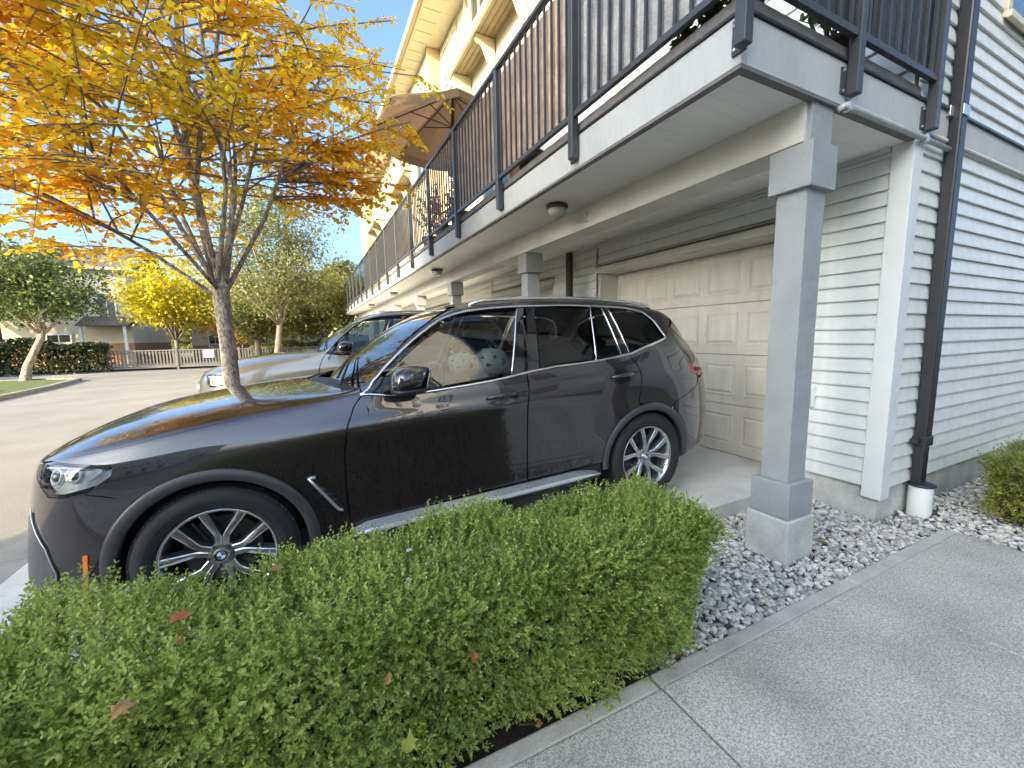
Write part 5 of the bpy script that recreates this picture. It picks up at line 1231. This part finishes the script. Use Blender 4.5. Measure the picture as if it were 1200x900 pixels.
def build_car(name, label, cat, loc, rot, paint, full, glass_front, glass_rear, chrome=True, scale=(1, 1, 1), trim_m=None, group=None):
    root = thing(name, label, cat, loc, group, rot); root.scale = scale; ORG[root.name] = Vector((0, 0, 0))
    U = UV; rev = lambda l: list(l)[::-1]
    dt, db = U['dlot'], U['dlob']; fdg, rdg = U['fdgap'], U['rdgap']; bg = U['bgap']; dbm = U['doorbot']
    hl = U['hoodline']; head = U['head']
    B1 = bg[0]
    front_door = fdg+dbm[:4]+rev(bg)[1:]+rev(db[1:6])[1:]
    rarch = arc(2.864, .362, .447, 176, 100, 16)
    rear_door = bg+[dbm[4], dbm[5]]+[uv_xz(2.41, .40)]+rarch+rev(rdg)+[db[8], db[7], db[6]]
    farch = arc(0, .362, .462, -10, 128, 30)
    bl = U['bumpline']
    vent_bottom = [u_of_x(.62), 14.0]
    fender = hl[1:]+[fdg[0]]+fdg[1:]+[[fdg[-1][0], 15.5], uv_xz(.462, .30)]+farch+[bl[1], bl[0], head[6], head[5], head[4], head[3], head[2]]
    fl2 = arc(0, .362, .462, 131, 178, 10)
    bumper = [bl[2]]+fl2+[[u_of_x(-.47), 10], [u_of_x(-.60), 8.5], [u_of_x(-.75), 8], [.0, 8], [.0, 84], [.10, 84], head[1], head[9], head[8], head[7], head[6], bl[0], bl[1]]
    hood = [[.0, 86.5], [.10, 86.5], hl[1]]+hl[2:7]+[[.4085, 118], [.400, 127], [.385, 140], [.372, 155], [.0, 155]]
    ws = [[.4135, 120.5], [.4228, 126.3], [.4442, 128.8], [.466, 129.2], [.4871, 133], [.4955, 141], [.501, 155], [.386, 155], [.397, 142], [.4085, 129]]
    roof = [[.411, 93.6]]+dt[1:]+[[.7225, 100], [.742, 112], [.765, 128], [.772, 155], [.508, 155], [.502, 141], [.492, 132.0], [.467, 126.8], [.4442, 126.4], [.4240, 123.8], [.4130, 118.5], [.4095, 113]]
    cowl = [[.4125, 119.5], [.4075, 129], [.396, 142], [.3845, 155], [.373, 155], [.386, 140], [.401, 127.5], [.4092, 118.8]]
    tl = U['tail']
    quarter = rev(rdg)+db[8:]+[[.742, 112], [.785, 106], [.80, 92], [.803, 82], [.772, 77.5], [.776, 69], [.797, 63.5], [.787, 56], U['rbump'][2], U['rbump'][1], U['rbump'][0]]+arc(2.864, .362, .447, 57, 96, 10)
    rbumper = [U['rbump'][0], U['rbump'][1], U['rbump'][2], [.787, 56], [.80, 62], [.87, 60], [1, 60], [1, 9], [.80, 9], [u_of_x(3.33), 11]]+arc(2.864, .362, .455, -8, 54, 14)
    gate = [[.803, 61.8], [.87, 61.5], [1, 61.5], [1, 155], [.777, 155], [.769, 128], [.746, 112.5], [.789, 106.5], [.804, 92.5], [.807, 82], [.865, 80], [.872, 66]]
    tailp = [[.772, 77.5], [.803, 82], [.865, 80], [.872, 66], [.797, 63.5], [.776, 69]]
    skirt_ = [uv_xz(.470, .30), [fdg[-1][0], 16.5]]+[[a, b-1.2] for a, b in dbm]+[uv_xz(2.405, .40), uv_xz(2.405, .30), [u_of_x(2.405), 6], [u_of_x(.47), 6]]
    for s in (1, -1):
        if s == -1 and not full: pass
        d = panel('front_door', front_door, paint, root, side=s)
        e = panel('rear_door', rear_door, paint, root, side=s)
        panel('front_wing', fender, paint, root, side=s); panel('rear_quarter', quarter, paint, root, side=s)
        panel('side_skirt', skirt_, M['black'], root, side=s, off=-.006)
        # door handles: dark cup and tapered bar
        for hp, dd in (('h1', d), ('h2', e)):
            c = np.mean(U[hp], 0); pc, nc = surf(np.array([c[0]]), np.array([c[1]])); pc = pc[0]; nc = nc[0]
            cx, cy, cz = pc; tilt = .05
            mb = MB(); n = 24; V = [];
            for k in range(n):
                a = 2*math.pi*k/n; uu, vv = u_of_x(cx+.118*math.cos(a)), 0
                q = uv_xz(cx+.118*math.cos(a), cz+.052*math.sin(a)+tilt*.118*math.cos(a)); V.append(spt(q[0], q[1], .0015, s))
            V.append(spt(*uv_xz(cx, cz), .0012, s)); mb.add(V, [(k, (k+1) % n, n) if s == -1 else ((k+1) % n, k, n) for k in range(n)]); cup = locbuild(mb, 'handle_recess', piano_m, dd, smooth=True)
            bar = MB(); pts = [];
            for f in np.linspace(-1, 1, 9): 
                q = uv_xz(cx+.108*f, cz+.004+tilt*.108*f); pts.append(spt(q[0], q[1], .006+.026*(1-f**4), s))
            bar.tube(pts, [.007, .0125, .0145, .0155, .016, .0155, .0145, .0125, .007], 8); locbuild(bar, 'door_handle', paint, dd, smooth=True)
        # glazing
        fg = [[.4185, 93.5]]+[[a+.003, b-2.6] for a, b in dt[2:8]]+[[U['fgr'][0][0], 116], U['fgr'][1], [U['fgr'][2][0], 93.2]]+[[a, b+2.2] for a, b in (db[4], db[3], db[2], db[1])]
        panel('front_window', fg, glass_front, d, off=-.004, skirt=0, side=s)
        rg_ = [U['rgl'][0], U['rgl'][1], [db[6][0], db[6][1]+1.6], [U['div'][1][0]-.002, 92.6], [U['div'][0][0]-.002, 116.8], [.588, 117.2]]
        panel('rear_window', rg_, glass_rear, e, off=-.004, skirt=0, side=s)
        fx = [[U['div'][0][0]+.003, 116.6], [U['div'][1][0]+.003, 92.6], [U['fix'][1][0]-.004, 92.6], [U['fix'][0][0]-.002, 117]]
        panel('fixed_window', fx, glass_rear, e, off=-.004, skirt=0, side=s)
        qg = [[U['qgl'][0][0]+.003, 117], [U['qgl'][1][0]+.004, 93], [db[9][0], db[9][1]+1.8], [.7150, 99], [.7095, 110.5], [.6975, 117], [.669, 118.8]]
        panel('quarter_window', qg, glass_rear, root, off=-.004, skirt=0, side=s)
        # black pillars between the panes
        panel('pillar_trim', [[U['fgr'][0][0]+.0005, 117], [U['fgr'][1][0]+.0005, 102.8], [U['fgr'][2][0]+.0005, 91.6], [B1[0]-.001, 91.8], [.5500, 117.6]], piano_m, d, off=-.002, side=s)
        panel('pillar_trim', [[.5515, 117.6], [B1[0]+.0012, 91.8], [U['rgl'][1][0], 92.2], [U['rgl'][0][0], 117.2]], piano_m, e, off=-.002, side=s)
        panel('pillar_trim', [[U['fix'][0][0], 118], [U['fix'][1][0]-.003, 92], [U['qgl'][1][0]+.003, 92], [U['qgl'][0][0]+.002, 118]], piano_m, root, off=-.002, side=s)
        panel('mirror_base_trim', [[.4125, 92.2], [.4185, 94], [.427, 108], [.4235, 110], [.4155, 100]], piano_m, d, off=-.002, side=s)
        ct = M['chrome'] if chrome else piano_m
        def strip(pts, r_, nm, par=root, m_=None, off=.003): return locbuild(MB().tube([spt(u, v, off, s) for u, v in pts], r_, 6), nm, m_ or ct, par, smooth=True)
        def dens(l, k=5):
            o = []
            for a, b in zip(l[:-1], l[1:]): o += [[a[0]+(b[0]-a[0])*i/k, a[1]+(b[1]-a[1])*i/k] for i in range(k)]
            return o+[l[-1]]
        low = [[.4095, 91.5]]+[[a, b+.5] for a, b in db[1:]]
        strip(dens(low), .0095, 'belt_moulding'); strip(dens([[.4095, 92.2]]+dt+[[.7205, 98.4]]), .0085, 'window_moulding')
        strip(dens([U['div'][0], U['div'][1]]), .006, 'window_divider', e); strip(dens([[U['fgr'][0][0], 117], U['fgr'][1], [U['fgr'][2][0], 92]]), .005, 'window_divider', d)
        strip(dens([[U['fix'][0][0]-.0015, 118], [U['fix'][1][0]-.0035, 92]]), .0045, 'window_divider', e); strip(dens([[U['qgl'][0][0], 118.4], [U['qgl'][1][0]+.0015, 92]]), .004, 'window_divider', root)
        # arch trims: moulded rings standing proud of the body
        for xc, r0, r1, a0, a1 in ((0, .402, .463, -14, 183), (2.864, .392, .449, -10, 182)):
            mb = MB(); V = []; F = []; n = 44
            for i in range(n+1):
                a = a0+(a1-a0)*i/n
                ro = spt(*uv_xz(xc+r1*math.cos(R(a)), max(.25, .362+r1*math.sin(R(a)))), .001, s)
                for (r_, o) in ((r1, .004), (r1-.010, .014), (r0+.012, .016), (r0, .004), (r0, -.05)):
                    x, z = xc+r_*math.cos(R(a)), .362+r_*math.sin(R(a)); yb = abs(ro.y); V.append((x, -s*(yb+o), z))
            for i in range(n):
                for j in range(4):
                    q = (i*5+j, i*5+j+1, (i+1)*5+j+1, (i+1)*5+j); F.append(q if s == 1 else q[::-1])
            mb.add(V, [f[::-1] for f in F]); locbuild(mb, 'wheel_arch_trim', trim_m or arch_m, root, auto=50)
            mb = MB(); n = 20; V = []; F = []
            for i in range(n+1):
                a = R(-15+210*i/n)
                xx, zz = xc+(r1-.004)*math.cos(a), .362+(r1-.004)*math.sin(a); yb = abs(spt(*uv_xz(xx, max(.25, zz))).y)-.004
                for y in (yb, .45): V.append((xx, -s*y, zz))
            for i in range(n): F.append((2*i, 2*i+1, 2*i+3, 2*i+2))
            mb.add(V, F); mb.bx(xc-.48, xc+.48, *sorted((-s*.46, -s*.445)), .12, .84); locbuild(mb, 'wheel_well', M['black'], root)
            wheel(root, xc, s, full and s == 1, 0)
        # headlamp
        hd = bpy.data.objects.new('headlight', None); COL.objects.link(hd); hd.parent = root
        hp = [head[1], head[2], head[3], head[4], head[5], head[6], head[7], head[8], head[9]]
        panel('lens', hp, lens_m, hd, off=-.001, skirt=0, side=s)
        panel('lamp_bowl', hp, lampin_m, hd, off=-.035, skirt=0, side=s, gap=.004)
        panel('lamp_frame', [head[1], head[2], head[3], head[4], [head[4][0]-.006, head[4][1]-.6], [head[3][0]-.006, head[3][1]-2.6], [head[2][0]+.0, head[2][1]-3], [head[1][0], head[1][1]-3]], piano_m, hd, off=-.006, skirt=.02, side=s)
        panel('lamp_frame', [head[9], head[8], head[7], head[6], [head[6][0]+.004, head[6][1]+2], [head[7][0], head[7][1]+1.8], [head[8][0]-.003, head[8][1]+2]], piano_m, hd, off=-.006, skirt=.02, side=s)
        for (cu, cv, r_) in ((.158, 66.5, .034), (.190, 65.5, .034)):
            c = spt(cu, cv, -.026, s); p_, n_ = surf(np.array([cu]), np.array([cv])); n_ = Vector((n_[0][0], -s*n_[0][1], n_[0][2])); a = n_.orthogonal().normalized(); b = n_.cross(a)
            for r2, mm, nm in ((r_, lampwhite_m, 'light_ring'),):
                hx = []
                for k in range(25):
                    t_ = 2*math.pi*k/24; rr = r2*(1 if k % 4 != 2 else 1); hx.append(c+(a*math.cos(t_)+b*math.sin(t_))*rr)
                locbuild(MB().tube(hx, .006, 6), nm, mm, hd, smooth=True)
            mb = MB(); mb.tube([c-n_*.006, c+n_*.006, c+n_*.014], [r_*.62, r_*.6, r_*.3], 14); locbuild(mb, 'projector', disc_m, hd, smooth=True)
        strip(dens([[.135, 77.5], [.18, 74.5], [.218, 69.5], [.226, 65], [.214, 60]], 4), .006, 'light_guide', hd, lampwhite_m, off=-.014)
        # mirror
        mr = bpy.data.objects.new('mirror', None); COL.objects.link(mr); mr.parent = root
        def egg(c, rx, ry, rz, m_, nm, e=2.6, nx=20, nz=14, shear=0):
            V = []; F = []
            for i in range(nz+1):
                ph = -math.pi/2+math.pi*i/nz
                for k in range(nx):
                    t_ = 2*math.pi*k/nx; f = lambda q: math.copysign(abs(q)**(2/e), q)
                    x = rx*f(math.cos(ph))*f(math.cos(t_)); y = ry*f(math.cos(ph))*f(math.sin(t_)); z = rz*f(math.sin(ph)); V.append((c[0]+x+shear*z, c[1]+y*(1-.12*x/rx), c[2]+z*(1-.10*abs(y)/ry)))
            for i in range(nz):
                for k in range(nx): F.append((i*nx+k, i*nx+(k+1) % nx, (i+1)*nx+(k+1) % nx, (i+1)*nx+k))
            mb = MB(); mb.add(V, F); return locbuild(mb, nm, m_, mr, smooth=True)
        cm = (.985, -s*1.055, 1.195)
        egg(cm, .092, .115, .068, paint if full else piano_m, 'mirror_shell', 3.2, shear=.28); egg((cm[0], cm[1], cm[2]-.062), .096, .112, .022, M['black'], 'mirror_foot', 3)
        mb = MB(); mb.obx((cm[0]+.090, cm[1], cm[2]+.004), (.004, 0, 0), (0, .098, 0), (.014, 0, .052)); locbuild(mb, 'mirror_glass', pmat('mirror_glass', (.75, .78, .8), .02, 1) if 'mirror_glass' not in bpy.data.materials else bpy.data.materials['mirror_glass'], mr, bevel=.003)
        mb = MB(); mb.prism([(.86, -s*.895, 1.112), (1.05, -s*.895, 1.105), (1.04, -s*1.0, 1.14), (.93, -s*1.0, 1.145)], (0, 0, .028)); locbuild(mb, 'mirror_arm', M['black'], mr, bevel=.006)
        # roof rail
        rp = [[.502, 128.3], [.508, 126.5], [.52, 126], [.55, 126], [.60, 126], [.65, 126], [.69, 126.2], [.715, 126.8], [.725, 128]]
        locbuild(MB().tube([spt(u, v, o, s) for (u, v), o in zip(dens(rp, 3), [0, .008, .015, .02]+[.026]*17+[.02, .014, .006, 0.])], .0125, 8), 'roof_rail', M['chrome'], root, smooth=True)
        t_ = panel('tail_lamp', tailp, red_m, root, off=.004, side=s); panel('tail_lamp_band', [[.785, 74.5], [.86, 75.5], [.868, 70], [.79, 68.5]], M['black'], t_, off=.0065, skirt=.004, side=s)
        if full:
            panel('marker_light', U['marker'], orange_m, root, off=.005, side=s)
            vg = [[.105, 48], [.1093, 44.6], U['vgrey'][2], U['vgrey'][3], U['vgrey'][4], [.10, 14.5], [.07, 18], [.06, 44]]
            panel('bumper_trim', vg, pmat('smoked_grey_plastic', (.13, .13, .135), .25, .5, var=.1) if s == 1 else bpy.data.materials['smoked_grey_plastic'], root, off=.006, side=s)
            strip(dens([[.104, 49.5], [.1093, 45.5], U['vgrey'][2], U['vgrey'][3], U['vgrey'][4]], 4), .0025, 'trim_edge', root, M['metal'], off=.007)
            # side vent: chrome L frame with fins
            vn = bpy.data.objects.new('wing_vent', None); COL.objects.link(vn); vn.parent = root
            v_ = U['vent']
            panel('vent_recess', [v_[0], v_[1], v_[2], v_[3], v_[4], v_[5]], M['black'], vn, off=.002, side=s, skirt=.006)
            strip(dens([v_[1], v_[0], v_[5], v_[4]], 4), .0085, 'vent_frame', vn, M['metal'], off=.008)
            for f in (.3, .52, .74):
                a = [v_[0][0]*(1-f)+v_[5][0]*f, v_[0][1]*(1-f)+v_[5][1]*f]; b = [v_[2][0]*(1-f)+v_[3][0]*f, v_[2][1]*(1-f)+v_[3][1]*f]; strip([a, b], .0045, 'vent_fin', vn, rimd_m, off=.005)
            # bright side step
            mb = MB(); V = []; sp = U['sill']; xs_ = np.linspace(.62, 2.335, 20); F = []
            for i, x in enumerate(xs_):
                z = .338+.016*(x-.62)/1.7; k = min(1, (2.335-x)/.16+.12, (x-.62)/.1+.3)
                for (y, dz) in ((.905, -.006*k), (.985, -.010*k), (.994, .004*k), (.988, .020*k), (.905, .034*k)): V.append((x, -s*y, z+dz))
            for i in range(19):
                for j in range(5): F.append((i*5+j, i*5+(j+1) % 5, (i+1)*5+(j+1) % 5, (i+1)*5+j))
            F += [tuple(range(5)), tuple(range(95, 100))[::-1]]; mb.add(V, F if s == -1 else [f[::-1] for f in F]); locbuild(mb, 'side_step', board_m, root, auto=40)
    panel('bonnet', hood, paint, root, both=True); panel('windscreen', ws, gwind, root, both=True, off=0, skirt=0, surf=screen_surf)
    panel('roof', roof, paint, root, both=True); panel('scuttle', cowl, M['black'], root, both=True, off=-.012, skirt=0)
    panel('front_bumper', bumper, paint, root, both=True); panel('rear_bumper', rbumper, paint, root, both=True); tg = panel('tailgate', gate, paint, root, both=True)
    panel('rear_screen', [[.800, 128], [.806, 109], [.845, 108], [.87, 128], [.875, 155], [.795, 155]], glass_rear, tg, both=True, off=.003, skirt=.004)
    # wipers
    for y0, y1 in ((-.35, .28), (.25, .62)):
        a = spt(.392, 140, .012, 1); mb = MB(); q0 = spt(.399, 131+ (y0 < 0)*6, .014); q1 = spt(.418, 150-(y0 < 0)*-3, .016)
        locbuild(MB().tube([q0, (q0+q1)/2+Vector((0, 0, .012)), q1], [.009, .007, .005], 6), 'wiper', M['black'], root, smooth=True)
    # grille halves and lower intake on the nose
    for s in (1, -1):
        gm = MB(); 
        fr = [(-.862, s*.035, .60), (-.875, s*.035, .70), (-.845, s*.05, .80), (-.832, s*.20, .81), (-.845, s*.25, .74), (-.852, s*.22, .62), (-.862, s*.035, .60)]
        gk = bpy.data.objects.new('grille', None); COL.objects.link(gk); gk.parent = root
        locbuild(gm.tube(fr, .012, 6), 'grille_frame', M['chrome'], gk, smooth=True)
        for k in range(6):
            y = s*(.06+k*.028); locbuild(MB().tube([(-.855, y, .625), (-.862, y, .70), (-.842, y, .79)], .006, 5), 'grille_bar', M['black'], gk)
    # dark inner shell so that gaps and openings read dark
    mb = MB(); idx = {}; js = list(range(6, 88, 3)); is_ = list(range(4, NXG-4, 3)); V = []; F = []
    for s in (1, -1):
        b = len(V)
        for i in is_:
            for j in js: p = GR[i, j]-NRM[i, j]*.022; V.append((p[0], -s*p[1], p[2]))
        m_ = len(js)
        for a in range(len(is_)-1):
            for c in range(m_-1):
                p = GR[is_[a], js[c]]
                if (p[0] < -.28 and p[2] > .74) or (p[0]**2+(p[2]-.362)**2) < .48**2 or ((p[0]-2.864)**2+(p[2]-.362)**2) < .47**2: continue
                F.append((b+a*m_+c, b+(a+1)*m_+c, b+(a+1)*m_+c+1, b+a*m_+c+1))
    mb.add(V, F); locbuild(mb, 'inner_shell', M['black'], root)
    mb = MB(); mb.bx(-.5, 3.5, -.62, .62, .26, .30); locbuild(mb, 'floor_pan', M['black'], root)
    # cabin
    ins = MB(); ins.bx(.40, 3.5, -.86, .86, .42, .45); locbuild(ins, 'cabin_floor', cabin_m, root)
    ds = MB(); ds.prism([(.62, -.80, .55), (.62, -.80, 1.06), (.95, -.80, 1.10), (1.22, -.80, 1.02), (1.20, -.80, .82), (1.05, -.80, .55)], (0, 1.6, 0)); locbuild(ds, 'dashboard', cabin_m, root, bevel=.03)
    hl_ = MB(); V = []; F = []; ii = [i for i in range(NXG) if 1.50 < XS[i] < 3.35][::4]; jj = list(range(122, NVG, 3))
    for s in (1, -1):
        b = len(V)
        for i in ii:
            for j in jj: p = GR[i, j]-NRM[i, j]*.03; V.append((p[0], -s*p[1], p[2]))
        for a in range(len(ii)-1):
            for c in range(len(jj)-1): F.append((b+a*len(jj)+c, b+(a+1)*len(jj)+c, b+(a+1)*len(jj)+c+1, b+a*len(jj)+c+1))
    hl_.add(V, F); locbuild(hl_, 'headliner', liner_m, root, smooth=True)
    def seat(x, y, w=.5):
        st = bpy.data.objects.new('seat', None); COL.objects.link(st); st.parent = root
        mb = MB(); mb.bx(x-.05, x+.46, y-w/2, y+w/2, .60, .74); locbuild(mb, 'cushion', seat_m, st, bevel=.05)
        mb = MB(); mb.prism([(x+.38, y-w/2, .70), (x+.50, y-w/2, .70), (x+.70, y-w/2, 1.26), (x+.58, y-w/2, 1.28)], (0, w, 0)); locbuild(mb, 'backrest', seat_m, st, bevel=.045)
        mb = MB(); mb.prism([(x+.615, y-.13, 1.30), (x+.70, y-.13, 1.30), (x+.72, y-.13, 1.46), (x+.64, y-.13, 1.47)], (0, .26, 0)); locbuild(mb, 'headrest', seat_m, st, bevel=.035)
        for q in (-.06, .06): locbuild(MB().tube([(x+.64, y+q, 1.24), (x+.665, y+q, 1.33)], .007, 6), 'headrest_rod', M['chrome'], st)
    seat(1.45, -.38); seat(1.45, .38)
    if full: seat(2.3, -.36, .6); seat(2.3, .36, .6)
    sw = bpy.data.objects.new('steering_wheel', None); COL.objects.link(sw); sw.parent = root
    c = Vector((1.30, -.38, 1.03)); a = Vector((.35, 0, .94)).normalized(); b = Vector((0, 1, 0))
    locbuild(MB().tube([c+(a*math.cos(R(i*12))+b*math.sin(R(i*12)))*.185 for i in range(31)], .015, 8), 'wheel_rim', cabin_m, sw, smooth=True)
    locbuild(MB().obx(c, a*.06, b*.08, a.cross(b)*.02), 'wheel_hub', cabin_m, sw, bevel=.02); locbuild(MB().obx(c, a*.02, b*.17, a.cross(b)*.012), 'wheel_spoke', cabin_m, sw, bevel=.008)
    locbuild(MB().tube([(1.28, -.38, 1.02), (1.05, -.38, .95)], .03, 8), 'column', cabin_m, sw)
    if full:
        locbuild(MB().tube([(1.86, -.735, 1.50), (1.88, -.80, 1.30), (1.72, -.62, 1.0), (1.60, -.42, .78)], .018, 5), 'seat_belt', M['black'], root)
        locbuild(MB().obx((1.35, 0, 1.44), (.02, 0, .01), (0, .12, 0), (-.008, 0, .035)), 'rear_view_mirror', M['black'], root, bevel=.01)
        for y in (-.84, .84): locbuild(MB().bx(.7, 2.7, min(y, y*1.02), max(y, y*1.02), .45, 1.06), 'door_card', cabin_m, root)
    return root
paint_dark = paintmat('graphite_metallic', (.030, .0245, .0275), .42, .20)
paint_silver = paintmat('pale_silver_metallic', (.19, .20, .21), .6, .30)
gwind = glassmat('windscreen_glass', (.38, .42, .42), 2.1); gf = glassmat('side_glass', (.42, .46, .45), 1.65); gr = glassmat('privacy_glass', (.09, .09, .10), 1.55); gs = glassmat('silver_car_glass', (.30, .36, .37), 1.6)
carA = build_car('suv', 'dark graphite SUV parked nose out in the nearest driveway', 'car', (-.4596, 3.4308, .0469), (0, -.0348, .0021), paint_dark, True, gf, gr, group='SUVs parked in the driveways')
carB = build_car('suv', 'pale silver SUV with black mirror and lamps in the second driveway', 'car', (-.50, 7.42, .10), (0, -.022, 0), paint_silver, False, gs, gr, chrome=False, scale=(1.0, 1.05, 1.065), trim_m=None, group='SUVs parked in the driveways')
# two white cushions with black patches propped on the front seats of the dark car
def cushion(label, lx, ly, lz, r):
    mw = carA.matrix_basis
    root = thing('headrest_cushion', label, 'cushion', tuple(mw @ Vector((lx, ly, lz))), 'white cushions inside the dark car')
    b = root.location; mb = MB(); mb.lathe([(0, -r*.8), (r*.5, -r*.78), (r*.88, -r*.5), (r, 0), (r*.92, r*.45), (r*.55, r*.75), (0, r*.82)], b, 'z', 24); mb.build('ball', pmat('white_plush', (.66, .74, .72), .8, var=.08, bump=.2) if 'white_plush' not in bpy.data.materials else bpy.data.materials['white_plush'], root, smooth=True)
    for az, el, q in ((-100, .35, .30), (-62, -.10, .26), (-125, -.30, .22), (-80, .95, .30), (-150, .3, .25)):
        d = Vector((math.cos(R(az))*math.cos(el), math.sin(R(az))*math.cos(el), math.sin(el)*.85)); c = b+d*r*.93; s_ = d.orthogonal().normalized(); t_ = d.cross(s_)
        m2 = MB(); m2.add([c+d*r*.10]+[c+(s_*math.cos(k*.6283)+t_*math.sin(k*.6283))*r*q*(1+.2*math.sin(k*2))+d*r*.015 for k in range(10)], [(0, 1+k, 1+(k+1) % 10) for k in range(10)]); m2.build('patch', M['black'], root, smooth=True)
cushion('white cushion with black patches behind the side window, nearer the mirror', 1.55, -.30, 1.20, .105)
cushion('pale cushion with black patches behind the side window, nearer the door pillar', 1.71, -.52, 1.22, .115)
